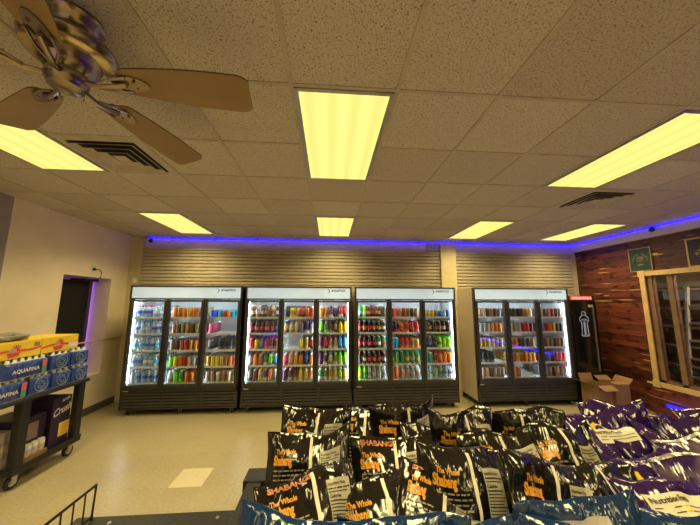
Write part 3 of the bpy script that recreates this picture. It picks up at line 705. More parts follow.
# per cooler, door, shelf from the top: (kind, facings: colours, each 'body/label/cap')
def R_(k, s): return (k, s.split())
STOCK = [
 [ # first cooler
  [R_('water', 'clear/blue/red clear/blue/red clear/blue/red clear/white/white clear/white/white clear/white/green'), R_('water', 'clear/blue/skyblue clear/white/skyblue clear/white/skyblue clear/blue/white clear/blue/white clear/blue/white'),
   R_('water', 'clear/skyblue/white clear/skyblue/white clear/blue/blue clear/blue/white clear/skyblue/white clear/blue/white'), R_('water', 'clear/blue/white clear/blue/white clear/white/green clear/white/green clear/skyblue/white clear/blue/white'),
   R_('water', 'clear/silver/blue clear/blue/white clear/blue/blue clear/blue/white clear/blue/white clear/silver/blue')],
  [R_('can', 'orange/gold amber/red orange/red gold/orange orange/amber tan/brown gold/cream'), R_('can', 'tan/gold brown/tan olive/gold tan/amber brown/orange olive/tan brown/tan'),
   R_('can', 'tan/cream brown/red amber/brown red/orange gold/yellow orange/gold amber/tan'), R_('can', 'lime/gold yellow/orange orange/red red/orange cream/silver silver/cream tan/cream'), R_('juice', 'white/silver/white lime/lime/green green/lime/white orange/orange/purple orange/amber/purple brown/orange/purple')],
  [R_('short', 'purple/blue _ teal/skyblue teal/red teal/orange teal/skyblue skyblue/teal'), R_('can', 'pink/white _ _ _ _ _ _'), R_('juice', 'grey/black/black _ black/grey/black black/grey/black black/grey/black black/grey/black'),
   R_('can', 'gold/yellow yellow/gold yellow/orange gold/red tan/pink orange/tan pink/red'), R_('can', 'silver/grey tan/gold cream/tan tan/cream cream/brown tan/silver')]],
 [ # second cooler
  [R_('soda', 'brown/cream/white tan/white/white black/white/black brown/amber/white tan/brown/white black/white/white'), R_('soda', 'maroon/red/black cola/pink/black cola/red/blue maroon/pink/black cola/red/black cola/blue/black'),
   R_('juice', 'red/pink/red yellow/gold/black grey/blue/grey red/orange/red maroon/tan/red brown/amber/orange'), R_('juice', 'silver/grey/black orange/orange/red amber/red/white green/white/green lime/green/white skyblue/blue/white'),
   R_('juice', 'grey/black/black maroon/brown/white cream/yellow/yellow purple/cream/white orange/cream/orange silver/grey/white')],
  [R_('juice', 'black/black/black gold/yellow/black gold/amber/black red/maroon/black amber/red/black red/red/white'), R_('juice', 'gold/brown/blue cream/tan/white cream/tan/white grey/blue/orange purple/white/blue silver/white/blue'),
   R_('juice', '_ _ _ yellow/gold/white gold/yellow/white red/maroon/white'), R_('juice', 'pink/red/white cream/pink/white orange/gold/white orange/amber/black blue/black/blue orange/orange/white'),
   R_('juice', 'purple/maroon/white purple/cream/white maroon/gold/black yellow/cream/white gold/cream/white orange/cream/white')],
  [R_('juice', 'orange/orange/white orange/amber/white purple/white/purple purple/black/white red/white/red red/maroon/red'), R_('juice', 'lime/green/lime green/lime/silver brown/tan/brown tan/brown/brown yellow/yellow/yellow yellow/gold/yellow'),
   R_('juice', 'maroon/grey/maroon red/maroon/red tan/cream/pink tan/cream/pink skyblue/blue/skyblue skyblue/grey/skyblue'), R_('juice', 'purple/maroon/black maroon/silver/white cream/olive/white olive/cream/white lime/gold/lime lime/green/lime'),
   R_('juice', 'green/white/white olive/white/white amber/cream/white gold/cream/white lime/tan/white gold/amber/white')]],
 [ # third cooler
  [R_('soda', 'green/white/green lime/white/white cola/orange/white cola/red/red cola/gold/white cola/brown/white'), R_('soda', 'cola/red/red cola/orange/white cola/red/white cola/orange/white cola/gold/white cola/cream/white'),
   R_('soda', 'cola/red/red cola/red/red cola/pink/white cola/red/white green/white/white green/red/white'), R_('soda', 'cola/black/red cola/cream/white cola/red/white cola/orange/white cola/red/red cola/silver/red'),
   R_('soda', 'lime/yellow/lime lime/green/lime silver/grey/white silver/white/white clear/silver/white clear/grey/white')],
  [R_('can', 'brown/cream red/tan tan/red red/orange olive/silver brown/tan tan/gold'), R_('juice', 'purple/maroon/black cola/red/black orange/red/orange red/orange/orange red/maroon/red red/pink/red'),
   R_('juice', 'skyblue/silver/white teal/blue/white red/orange/red red/orange/red amber/gold/red gold/orange/black'), R_('soda', 'green/yellow/green green/olive/green green/green/white green/yellow/green green/silver/green green/gold/green'),
   R_('water', 'orange/orange/white orange/pink/white clear/orange/white clear/pink/white clear/cream/white clear/orange/white')],
  [R_('short', 'tan/silver tan/gold olive/gold gold/olive silver/blue blue/silver black/blue'), R_('soda', 'cola/purple/blue cola/gold/black cola/brown/white maroon/tan/white cola/cream/black cola/brown/white'),
   R_('soda', 'cola/black/blue cola/blue/white cola/olive/white lime/green/lime lime/yellow/lime lime/lime/green'), R_('juice', 'teal/teal/green green/teal/white maroon/red/red orange/red/red orange/orange/orange orange/amber/orange'),
   R_('water', 'clear/white/white clear/green/white clear/lime/green clear/green/white clear/blue/blue clear/purple/blue')]],
 [ # fourth cooler
  [R_('can', 'tan/cream tan/brown cream/tan brown/silver tan/cream brown/tan grey/tan'), R_('can', 'silver/olive silver/orange silver/cream silver/green orange/silver amber/orange orange/brown'),
   R_('can', 'white/silver tan/cream gold/yellow white/red cream/tan silver/tan tan/cream'), R_('juice', 'black/grey/black black/grey/black black/grey/black black/grey/black _ _'),
   R_('can', 'silver/tan tan/cream cream/tan brown/cream silver/tan tan/silver grey/tan')],
  [R_('can', 'brown/grey black/brown brown/tan black/brown brown/black amber/brown cream/tan'), R_('can', 'grey/silver silver/tan tan/pink silver/red red/maroon red/pink maroon/red'),
   R_('can', 'olive/green amber/gold orange/amber brown/orange grey/brown brown/amber tan/brown'), R_('can', 'gold/orange amber/gold gold/yellow amber/orange orange/gold gold/red orange/gold'), R_('can', 'amber/orange orange/amber amber/tan _ _ _ _')],
  [R_('can', 'brown/tan tan/red brown/red tan/brown red/tan brown/tan tan/brown'), R_('can', 'black/silver grey/black red/maroon orange/red gold/amber brown/red black/grey'),
   R_('can', 'grey/black brown/orange tan/red grey/brown brown/tan amber/brown grey/silver'), R_('can', 'black/grey black/silver grey/black black/brown red/white pink/maroon red/silver'),
   R_('can', 'grey/silver tan/grey silver/cream brown/silver cream/tan tan/brown silver/grey')]],
]
SHELFW = ['top', 'second', 'third', 'fourth', 'bottom']; DOORW = ['left', 'middle', 'right']; COOLW = ['first', 'second', 'third', 'fourth']
DRINKW = {'soda': 'soda bottle', 'water': 'water bottle', 'juice': 'juice bottle', 'can': 'tall can', 'short': 'short can'}
rng = random.Random(4)
second = []; count = {'bottle': 0, 'can': 0}; rest = []
def place_drink(kind, spec, x, y, z, label):
    p = spec.split('/'); cls = 'can' if kind in ('can', 'short') else 'bottle'
    b, ks = stock_proto(kind, p[0], p[1], p[2] if len(p) > 2 else 'white')
    o = bpy.data.objects.new('drink_can' if cls == 'can' else 'drink_bottle', b); C.objects.link(o)
    o.location = (x, y, z); o.rotation_euler = (0, 0, rng.uniform(-.5, .5))
    tag(o, label, cls, 'drink cans in the coolers' if cls == 'can' else 'drink bottles in the coolers')
    for n, me in ks:
        c = bpy.data.objects.new(n, me); C.objects.link(c); c.parent = o
    count[cls] += 1
def lname(spec, kind):
    p = spec.split('/'); a = {'skyblue': 'sky blue'}.get(p[0], p[0]); b = {'skyblue': 'sky blue'}.get(p[1], p[1])
    return f"{a} {DRINKW[kind]}"
for ci, co in enumerate(STOCK):
    for di, do in enumerate(co):
        for si, (kind, specs) in enumerate(do):
            z = SHELF[4 - si] + .0005; n = len(specs); W3 = CW / 3
            xa, xb = X0S[ci] + W3 * di + .036, X0S[ci] + W3 * (di + 1) - .036
            rad = {'soda': .033, 'water': .0322, 'juice': .0351, 'can': .0302, 'short': .0327}[kind]
            if di == 0: xa += .022
            if di == 2: xb -= .022
            xa += rad + .006; xb -= rad + .006
            for i, s in enumerate(specs):
                if s == '_': continue
                x = xa + (xb - xa) * i / (n - 1) + rng.uniform(-.002, .002)
                pos = f"{ORD[i]} from left, {SHELFW[si]} shelf, {DOORW[di]} door, {COOLW[ci]} cooler"
                y = YF + .085 + rad + .004 + rng.uniform(0, .008)
                place_drink(kind, s, x, y, z, f"{lname(s, kind)} in front row, {pos}")
                for r in range(1, 6):
                    it = (kind, s, x + rng.uniform(-.002, .002), y + r * (2 * rad + .008) + .006, z, f"{lname(s, kind)} behind the {pos}")
                    (second if r == 1 else rest).append(it)
# the second row as things up to 300 of a kind, everything further back is one mass of each kind
second.sort(key=lambda t: (t[4], t[2]))
for it in second:
    cls = 'can' if it[0] in ('can', 'short') else 'bottle'
    if count[cls] < 295: place_drink(*it)
    else: rest.append(it)
for cls in ('can', 'bottle'):
    items = [it for it in rest if (it[0] in ('can', 'short')) == (cls == 'can')]
    verts = []; faces = []; fm = []; mats = []; midx = {}
    for kind, s, x, y, z, _ in items:
        p = s.split('/'); b, ks = stock_proto(kind, p[0], p[1], p[2] if len(p) > 2 else 'white')
        for me in [b] + [k[1] for k in ks]:
            base = len(verts)
            verts += [(v.co.x + x, v.co.y + y, v.co.z + z) for v in me.vertices]
            for pl in me.polygons:
                m = me.materials[pl.material_index]
                if m.name not in midx: midx[m.name] = len(mats); mats.append(m)
                faces.append([base + q for q in pl.vertices]); fm.append(midx[m.name])
    me = bpy.data.meshes.new('rear_' + cls); me.from_pydata(verts, [], faces)
    for m in mats: me.materials.append(m)
    me.polygons.foreach_set('material_index', fm); me.polygons.foreach_set('use_smooth', [True] * len(fm))
    o = bpy.data.objects.new('drink_cans_behind' if cls == 'can' else 'drink_bottles_behind', me); C.objects.link(o)
    tag(o, f"the many {cls}s in the dark rear rows of the cooler shelves", cls, kind='stuff')

# narrow black cooler beside the wood wall
t = thing('slim_cooler', 'narrow black upright cooler with bottle outline beside the wood wall', 'cooler', (4.335, 4.80, 0))
boxo('body', (0, .50, .02, .58, .05, 1.86), M_black, t, bev=.01)
boxo('door', (.015, .485, -.01, .02, .12, 1.765), mat('black_gloss_door', (.008, .007, .007), .12), t, bev=.006)
d = boxo('sign_box', (.02, .42, -.012, .02, 1.785, 1.85), mat('red_sign', (.70, .06, .03), .4, emis=(.9, .10, .05), estr=.55), t, bev=.004)
bm = bmesh.new(); add_text(bm, 'COCA-COLA', .062, (.22, 1.797), f=lambda a, c: (a, -.0145, c), cut=0, align='CENTER', bold=.002, sx=1.05); finish('sign_lettering', bm, glow('sign_white', (1, .9, .85), .8), d)
boxo('handle', (.40, .415, -.035, -.01, .55, 1.66), M_alu, t, bev=.003)
boxo('price_tag', (.33, .42, -.014, -.0101, 1.655, 1.70), mat('tag_white', (.5, .45, .35), .5), t)
bm = bmesh.new()
outl = [(0, 1.575), (.03, 1.57), (.035, 1.54), (.03, 1.515), (.055, 1.49), (.085, 1.46), (.085, 1.425), (.06, 1.395), (.05, 1.36), (.055, 1.28), (.06, 1.20), (.075, 1.165), (.06, 1.15), (0, 1.145)]
cx = .225
tube(bm, [(cx + a, -.013, z) for a, z in outl], .006, 6); tube(bm, [(cx - a, -.013, z) for a, z in outl], .006, 6)
for zz, wv in ((1.515, .03), (1.44, .05), (1.425, .06), (1.165, .075)): tube(bm, [(cx - wv, -.013, zz), (cx + wv, -.013, zz)], .004, 6)
tube(bm, [(cx - .008, -.013, 1.40), (cx - .008, -.013, 1.17)], .007, 6); tube(bm, [(cx + .012, -.013, 1.40), (cx + .012, -.013, 1.17)], .004, 6)
finish('bottle_outline', bm, glow('outline_white', (.9, .9, .95), .32), t)

# cardboard boxes in the corner
def carton(x, y, w, d, h, rz, label, flaps):
    t = thing('cardboard_box', label, 'box', (x, y, 0), rz, 'cardboard boxes in the corner')
    bm = bmesh.new(); q = .004
    box(bm, 0, w, 0, q, 0, h); box(bm, 0, w, d - q, d, 0, h); box(bm, 0, q, q, d - q, 0, h); box(bm, w - q, w, q, d - q, 0, h); box(bm, q, w - q, q, d - q, 0, q)
    finish('box_body', bm, M_card, t)
    for (side, ang) in flaps:
        bm = bmesh.new(); L_ = (d if side in 'lr' else w) * .0 + min(w, d) * .5
        if side in 'fb': box(bm, 0, w, -q if side == 'f' else 0, 0 if side == 'f' else q, 0, L_)
        else: box(bm, 0, q, 0, d, 0, L_)
        o = finish('flap', bm, M_card, t)
        o.location = {'f': (0, 0, h), 'b': (0, d, h), 'l': (0, 0, h), 'r': (w, 0, h)}[side]
        o.rotation_euler = (math.radians(ang), 0, 0) if side in 'fb' else (0, math.radians(ang), 0)
carton(4.30, 4.40, .25, .30, .42, .04, 'open cardboard box with raised flaps before the black slim cooler', (('f', 115), ('b', -18), ('l', -75)))
carton(4.60, 4.40, .23, .30, .43, -.06, 'cardboard box with a folded flap against the wood wall', (('f', -80), ('b', -60), ('r', 40)))

# signs on the wood wall
t = thing('wall_sign', 'dark green square sign with gold crest hanging on the wood wall', 'sign', (XR - .012, 4.225, 2.445))
boxo('panel', (-.006, .012, -.165, .165, -.19, .19), mat('sign_green', (.012, .038, .028), .4, var=.2), t)
M_gold = mat('dull_gold', (.30, .23, .12), .4, .3)
bm = bmesh.new()
for a in ((-.17, -.155, -.195, .195), (.155, .17, -.195, .195)): box(bm, -.012, .010, a[0], a[1], a[2], a[3])
for a in (-.195, .18): box(bm, -.011, .010, -.155, .155, a, a + .015)
finish('frame', bm, M_gold, t)
bm = bmesh.new()
fy = lambda a, c: (-.0075, -a, c)
tube(bm, [(-.007, .045 * math.cos(q) , .01 + .035 * math.sin(q)) for q in [PI * k / 8 for k in range(9)]], .006, 5); tube(bm, [(-.007, .05 * math.cos(q), -.012 - .012 * math.sin(q)) for q in [PI * k / 6 for k in range(7)]], .005, 5)
for k in range(5): tube(bm, [(-.007, -.03 + k * .015, .0), (-.007, -.03 + k * .015, .035)], .004, 5)
for k in range(14):
    if k in (6, 7): continue
    a = PI * (.03 + .94 * k / 13); tx = text_bm('ALOHAMANAKIHEI'[k], .030, bold=.001, cut=0)
    mp = {}
    for v in tx.verts:
        ca, sa = math.cos(a - PI / 2), math.sin(a - PI / 2); px, pz = v.co.x - .01, v.co.z
        mp[v] = bm.verts.new((-.0075, -(.10 * math.cos(a) + px * ca - pz * sa), -.02 + .10 * math.sin(a) + px * sa + pz * ca))
    for f in tx.faces: bm.faces.new([mp[v] for v in f.verts])
    tx.free()
add_text(bm, '1894', .045, (-.052, -.10), f=fy, cut=0, bold=.001)
finish('crest_print', bm, M_gold, t)
t = thing('wall_sign', 'dark navy sign in a gold frame cut off by the picture edge', 'sign', (XR - .012, 3.41, 2.445))
boxo('panel', (-.006, .012, -.17, .18, -.19, .19), mat('sign_navy', (.02, .015, .05), .4), t)
bm = bmesh.new()
box(bm, -.014, .010, -.185, -.165, -.205, .205); box(bm, -.014, .010, .178, .198, -.205, .205); box(bm, -.013, .010, -.165, .178, .185, .205); box(bm, -.013, .010, -.165, .178, -.205, -.185)
finish('frame', bm, mat('bright_gold_frame', (.55, .40, .14), .35, .3), t)
bm = bmesh.new()
for dy, dz, s in ((.09, -.02, .035), (.05, -.065, .028), (.03, .02, .06), (-.03, .05, .05), (-.03, -.03, .06)):
    loop = [(dy + s * (1 if q % 2 == 0 else .42) * math.cos(PI * q / 5), dz + s * (1 if q % 2 == 0 else .42) * math.sin(PI * q / 5)) for q in range(10)]
    poly_prism(bm, [(-.008, a, b) for a, b in loop], [(-.0061, a, b) for a, b in loop])
finish('star_print', bm, M_gold, t)

# storeroom beyond the window
t = thing('storage_rack', 'white metal storage rack standing in the room behind the window', 'shelf', (6.0, 3.15, 0))
M_rackw = mat('white_rack', (.62, .60, .55), .45)
bm = bmesh.new()
for yy in (0, 1.9):
    for xx in (0, .5): box(bm, xx, xx + .04, yy, yy + .04, 0, 2.1)
finish('upright', bm, M_rackw, t)
for k in range(6): boxo('shelf', (.0, .54, 0, 1.94, .35 + k * .32, .375 + k * .32), M_rackw, t)
rr = random.Random(9)
for k in range(5):
    for j in range(4):
        w_ = rr.uniform(.2, .35); h_ = rr.uniform(.10, .22); yy = 3.25 + j * .44
        o = boxo('storage_box', (6.1, 6.1 + .3, yy, yy + w_, .3765 + k * .32, .3765 + k * .32 + h_), (M_card, M_cardin, M_foil, M_stud)[(k + j) % 4], bev=.004)
        tag(o, f"small storage box, {ORD[j]} along from the near end, {ORD[k]} rack shelf up, behind window", 'box', 'boxes on the storeroom rack')
t = thing('step_ladder', 'pale aluminium ladder leaning inside the storeroom behind the window', 'ladder', (5.62, 3.85, 0))
bm = bmesh.new()
for yy in (0, .38): poly_prism(bm, [(.0, yy, 0), (.05, yy, 0), (.34, yy, 2.0), (.29, yy, 2.0)], [(.0, yy + .03, 0), (.05, yy + .03, 0), (.34, yy + .03, 2.0), (.29, yy + .03, 2.0)])
finish('side_rail', bm, M_rackw, t)
for k in range(6): boxo('rung', (.02 + .04 * (k + 1), .07 + .04 * (k + 1) , .03, .38, .28 * (k + 1), .28 * (k + 1) + .03), M_rackw, t)
o = boxo('white_bin', (5.36, 5.75, 3.35, 3.75, 0.0, .62), mat('white_plastic_bin', (.6, .6, .58), .4), bev=.02); tag(o, 'white plastic bin just inside the storeroom window', 'bin')
t = thing('steel_hood', 'long grey steel duct hanging behind the window', 'duct', (6.35, 3.3, 1.92))
bm = bmesh.new(); tube(bm, [(0, -1.2, .22), (0, 2.2, .22)], .14, 20); finish('duct_tube', bm, M_alu, t, smooth=True)
for yy in (-.8, .6, 2.0): boxo('hanger', (-.01, .01, yy, yy + .02, .3, 1.03), M_alu, t)

# ================================================================== CART
cart = thing('utility_cart', 'black plastic two shelf utility cart loaded with water packs', 'cart', (-3.12, 3.20, 0))
bm = bmesh.new(); box(bm, -.27, .265, -.56, .55, .79, .83, bev=.012)
box(bm, -.27, .265, -.56, -.54, .83, .85); box(bm, -.27, -.25, -.54, .55, .83, .85); finish('top_shelf', bm, M_black, cart)
bm = bmesh.new(); box(bm, -.26, .245, -.18, .54, .135, .175, bev=.010); box(bm, .225, .245, -.18, .54, .175, .20); box(bm, -.26, .225, -.18, -.16, .175, .20); finish('bottom_shelf', bm, M_black, cart)
for sx, sy in ((1, 0), (1, 1), (-1, 0), (-1, 1)):
    bm = bmesh.new(); x0 = .165 if sx > 0 else -.26; y0 = -.17 if sy == 0 else .45
    w_ = .075; box(bm, x0, x0 + .075, y0, y0 + (.085 if sy == 0 else .075), .175, .79, bev=.008)
    finish('corner_post', bm, M_black, cart)
    c = bpy.data.objects.new('caster', None); C.objects.link(c); c.parent = cart; c.location = (.17 if sx > 0 else -.20, -.10 if sy == 0 else .47, 0)
    bm = bmesh.new(); seg = 20; r = .058
    for mi, (rr_, x0, x1) in enumerate(((r, -.014, .014), (r * .62, -.017, .017))):
        ring = [[bm.verts.new((xx, rr_ * math.cos(2 * PI * q / seg), r + rr_ * math.sin(2 * PI * q / seg))) for q in range(seg)] for xx in (x0, x1)]
        for q in range(seg): bm.faces.new((ring[0][q], ring[0][(q + 1) % seg], ring[1][(q + 1) % seg], ring[1][q])).material_index = mi
        bm.faces.new(ring[0]).material_index = mi; bm.faces.new(list(reversed(ring[1]))).material_index = mi
    finish('wheel', bm, [M_rubber, M_foil], c, smooth=True)
    bm = bmesh.new(); box(bm, -.026, -.02, -.025, .025, .05, .125); box(bm, .02, .026, -.025, .025, .05, .125); box(bm, -.032, .032, -.035, .035, .12, .1345); finish('fork', bm, M_alu, c)

def water_pack(loc, wx, wy, h, label, face):
    """shrink wrapped bottles; the near side looks to +x"""
    t = thing('water_pack', label, 'water pack', loc, group='shrink wrapped water packs')
    bm = bmesh.new()
    p = .064; nx, ny = max(1, round(wx / p)), max(1, round(wy / p))
    def outline(zf):
        pts = []
        def wav(L, n, f):
            for k in range(n * 4): f(L * k / (n * 4), abs(math.sin(PI * k / 4)) * .008 * zf)
        wav(wy, ny, lambda s, b: pts.append((wx / 2 + b, -wy / 2 + s)))
        wav(wx, nx, lambda s, b: pts.append((wx / 2 - s, wy / 2 + b)))
        wav(wy, ny, lambda s, b: pts.append((-wx / 2 - b, wy / 2 - s)))
        wav(wx, nx, lambda s, b: pts.append((-wx / 2 + s, -wy / 2 - b)))
        return pts
    rings = []
    for z, sc, zf in ((0, .95, 1), (.012, 1, 1), (h * .45, .995, 1), (h * .55, .985, 1), (h * .80, 1.0, 1), (h * .90, .95, .6), (h * .93, .80, .2)):
        rings.append([bm.verts.new((x * sc, y * sc, z)) for x, y in outline(zf)])
    n = len(rings[0])
    for A, B in zip(rings, rings[1:]):
        for i in range(n): bm.faces.new((A[i], A[(i + 1) % n], B[(i + 1) % n], B[i]))
    bm.faces.new(rings[-1]); bm.faces.new(list(reversed(rings[0])))
    for f in bm.faces:
        z = f.calc_center_median().z
        f.material_index = 1 if (z > h * .87 or z < .012) else 0
    finish('film_wrap', bm, [M_aqua, M_clear], t, smooth=True)
    cap = mesh_cached(('pack_cap', '', '', ''), lambda b: (lathe(b, [(.018, 0), (.0145, .006), (.0145, .022), (.012, .024)], 12)), [mat('white_cap', (.75, .78, .78), .35)])
    for i in range(nx):
        for j in range(ny):
            c = bpy.data.objects.new('bottle_cap', cap); C.objects.link(c); c.parent = t
            c.location = (-wx / 2 + wx * (i + .5) / nx, -wy / 2 + wy * (j + .5) / ny, h * .925)
    bm = bmesh.new(); X = wx / 2 + .0095
    if face == 'text':
        add_text(bm, 'AQUAFINA', .048, (-.14, h * .34), f=lambda a, c: (X, a, c), cut=0, bold=.001)
        finish('brand_print', bm, M_whiteprint, t)
        bm = bmesh.new(); grid_patch(bm, wy / 2 - .065, wy / 2 - .02, h * .45, h * .82, lambda a, c: (X, a, c), 2, 2, 0); grid_patch(bm, wy / 2 - .065, wy / 2 - .02, h * .10, h * .44, lambda a, c: (X, a, c), 2, 2, 1)
        finish('flavour_patch', bm, [mat('pink_patch', (.60, .12, .10), .4), mat('green_patch', (.08, .32, .12), .4)], t)
    else:
        rad = min(wy * .36, h * .36)
        for q in range(7):
            a0 = 2 * PI * q / 7
            tube(bm, [(X, rad * math.cos(a0) * s, h * .48 + rad * math.sin(a0) * s) for s in (.25, .6)], .005, 5)
        tube(bm, [(X, rad * math.cos(2 * PI * q / 20), h * .48 + rad * math.sin(2 * PI * q / 20)) for q in range(21)], .006, 5)
        tube(bm, [(X, rad * .62 * math.cos(2 * PI * q / 16), h * .48 + rad * .62 * math.sin(2 * PI * q / 16)) for q in range(17)], .004, 5)
        finish('round_emblem', bm, mat('pale_blue_print', (.12, .18, .38), .4), t)
z1 = .8305; z2 = z1 + .20
water_pack((-3.06, 2.845, z1 + .0), .38, .38, .175, 'blue AQUAFINA water pack, lower layer, nearest the picture edge', 'text')
for k, w_ in enumerate(('nearest', 'middle', 'farthest')): water_pack((-3.06, 3.155 + k * .225, z1), .38, .205, .175, f"{w_} end-on blue water pack of the lower layer on the cart", 'round')
water_pack((-3.05, 3.00, z2 - .013), .38, .38, .17, 'blue AQUAFINA water pack, upper layer, under the yellow cartons', 'text')
for k, w_ in enumerate(('nearer', 'farther')): water_pack((-3.06, 3.345 + k * .235, z2 - .013), .38, .215, .17, f"{w_} end-on blue water pack of the upper layer on the cart", 'round')
z3 = z2 + .178
def yellow_carton(y0, y1, label, white_end):
    t = thing('yellow_carton', label, 'carton', (-3.06, y0, z3), 0, 'yellow noodle cartons on the water packs')
    L_ = y1 - y0; H_ = .155
    boxo('carton_body', (-.17, .17, .003, L_ - .003, 0, H_), M_yellow, t, bev=.003)
    bm = bmesh.new(); X = .1715
    def rib(a): return .055 + .03 * a / L_ + .012 * math.sin(a * 14)
    A = [(a, rib(a)) for a in [L_ * q / 12 for q in range(13)]]
    vs = [[bm.verts.new((X, a, z + d)) for a, z in A] for d in (-.010, .010)]
    for i in range(12): bm.faces.new((vs[0][i], vs[0][i + 1], vs[1][i + 1], vs[1][i]))
    # bowl and noodles
    bx = L_ * .42
    loop = [(bx - .06, .055), (bx + .06, .06), (bx + .045, .020), (bx - .04, .015)]
    bm.faces.new([bm.verts.new((X + .0006, a, z)) for a, z in loop])
    for q in range(6):
        a = .5 + q * .42; bm.faces.new([bm.verts.new((X + .0004, bx + .02 + .006 * s[0] + .055 * math.cos(a) * s[1], .075 + .055 * math.sin(a) * s[1])) for s in ((-1, 0), (-1, .9), (0, 1.0), (1, .9), (1, 0))])
    finish('red_artwork', bm, M_red, t)
    bm = bmesh.new(); bm.faces.new([bm.verts.new((X + .001, bx + .035 * math.cos(q * PI / 6) - .01, .075 + .022 * math.sin(q * PI / 6))) for q in range(12)])
    finish('noodle_picture', bm, mat('noodle_pink', (.62, .30, .22), .5), t)
    bm = bmesh.new()
    if white_end: grid_patch(bm, L_ - .12, L_ - .005, .02, .075, lambda a, c: (X + .0008, a, c), 1, 1); finish('white_panel', bm, M_whiteprint, t)
    else: grid_patch(bm, L_ - .075, L_ - .02, .09, .13, lambda a, c: (X + .0008, a, c), 1, 1); finish('olive_panel', bm, mat('olive_panel', (.25, .20, .04), .5), t)
yellow_carton(2.70, 3.13, 'yellow noodle carton with red bowl under the grey plastic bundle', False)
yellow_carton(3.135, 3.55, 'yellow noodle carton with white end panel, farther from the picture edge', True)
bm = bmesh.new(); bmesh.ops.create_icosphere(bm, subdivisions=4, radius=1)
for v in bm.verts:
    nv = noise.noise(v.co * 2.4) * .35 + noise.noise(v.co * 7) * .14
    v.co = Vector((v.co.x * .13 * (1 + nv), v.co.y * .27 * (1 + nv * .4), max(-.03, v.co.z * .040 * (1 + nv * 1.5))))
o = finish('plastic_bundle', bm, mat('grey_wrap', (.24, .21, .19), .3, var=.4, scale=30, bump=1., bscale=30), smooth='all'); o.location = (-3.05, 2.86, z3 + .155 + .031); tag(o, 'crumpled grey plastic bundle lying on the yellow carton', 'plastic bundle')
# lower shelf load
t = thing('purple_carton', 'purple carton with white script and yellow price card on lower cart shelf', 'carton', (-3.16, 3.42, .1755))
boxo('carton_body', (-.18, .21, -.0, .225, 0, .50), M_purplecarton, t, bev=.004)
bm = bmesh.new()
X = .2125
for a, c, s, r_ in ((.02, .31, 'Crush', .105),): add_text(bm, s, r_, (a - .01, c), f=lambda p, q: (X, p, q + p * .22), cut=0, bold=.003, italic=.25, sx=.8)
add_text(bm, 'soda', .05, (.10, .43), f=lambda p, q: (X, p, q + p * .2), cut=0, bold=.001, italic=.2)
finish('white_script', bm, M_whiteprint, t)
boxo('price_card', (.2101, .2126, .10, .22, .09, .23), mat('yellow_card', (.80, .58, .05), .5), t)
bm = bmesh.new()
for k in range(5): grid_patch(bm, .125, .215 - (k % 2) * .02, .11 + k * .023, .118 + k * .023, lambda a, c: (.2139, a, c), 1, 1)
finish('price_lines', bm, mat('card_ink', (.45, .20, .02), .5), t)
t = thing('dark_carton', 'black carton with oval label beneath the water packs', 'carton', (-3.19, 3.13, .1755))
boxo('carton_body', (-.16, .20, .0, .28, .13, .40), M_purplecarton, t, bev=.004)
boxo('tray_box', (-.16, .19, .0, .28, 0, .129), M_black, t)
bm = bmesh.new(); grid_patch(bm, .08, .20, .18, .34, lambda a, c: (.2015, a, c), 1, 1); finish('pale_label', bm, mat('dim_pink_label', (.28, .17, .15), .5), t)
bm = bmesh.new(); add_text(bm, 'oreo', .06, (.15, .04), f=lambda a, c: (.1915, a, c), cut=0, bold=.002); finish('brand_print', bm, M_whiteprint, t)
t = thing('can_tray', 'shrink wrapped tray of white cans on lower cart shelf', 'tray', (-3.19, 3.25, .1755))
t.location = (-2.965, 3.115, .1755)
boxo('tray', (-.02, .035, 0, .28, 0, .045), M_card, t)
for k in range(4):
    bm = bmesh.new(); lathe(bm, [(.024, 0), (.0305, .008), (.0305, .10), (.026, .112)], 14); o = finish('white_can', bm, [mat('white_can_print', (.62, .58, .52), .35, var=.5, scale=30)], t, smooth=True); o.location = (.002, .04 + k * .066, .0455)
t = thing('printed_case', 'pale printed case at the near end of lower cart shelf', 'case', (-3.16, 3.04, .1755))
boxo('case_body', (-.2, .15, .0, .065, 0, .34), mat('pale_case', (.36, .33, .28), .5, var=.5, scale=14), t, bev=.004)
bm = bmesh.new(); box(bm, -.12, .10, -.0015, .0, .10, .20); finish('red_patch', bm, M_red, t)

# ================================================================== FRONT DISPLAY
t = thing('display_counter', 'black metal display counter carrying the heap of chip bags', 'counter', (0, 0, 0))
SZ = 1.05
boxo('top_shelf', (-.80, 2.3, .12, 1.068, SZ - .03, SZ), M_black, t, bev=.004)
boxo('base', (-.76, 2.25, .18, 1.0, 0, SZ - .03), M_cabinet, t)
bm = bmesh.new(); box(bm, -.285, -.235, .42, 1.18, SZ + .0, SZ + .05, bev=.004); box(bm, -.300, -.220, 1.12, 1.20, SZ - .10, SZ + .056, bev=.004)
finish('divider_rail', bm, M_black, t)
bm = bmesh.new()
fx = -.745
tube(bm, [(fx, 1.05, SZ), (fx, 1.055, SZ + .10), (fx, .15, SZ + .10)], .004, 8)
tube(bm, [(fx, 1.05, SZ + .012), (fx, .15, SZ + .012)], .003, 8)
for k in range(22): yy = 1.015 - k * .04; tube(bm, [(fx, yy, SZ), (fx, yy, SZ + .10)], .0022, 6)
finish('wire_fence', bm, mat('black_wire', (.015, .015, .015), .35, .5), t)
for xx in (-.68, -.35):
    bm = bmesh.new(); lathe(bm, [(.006, SZ), (.005, SZ + .002)], 12, o=(xx, 1.035, 0)); finish('screw', bm, M_alu, t)

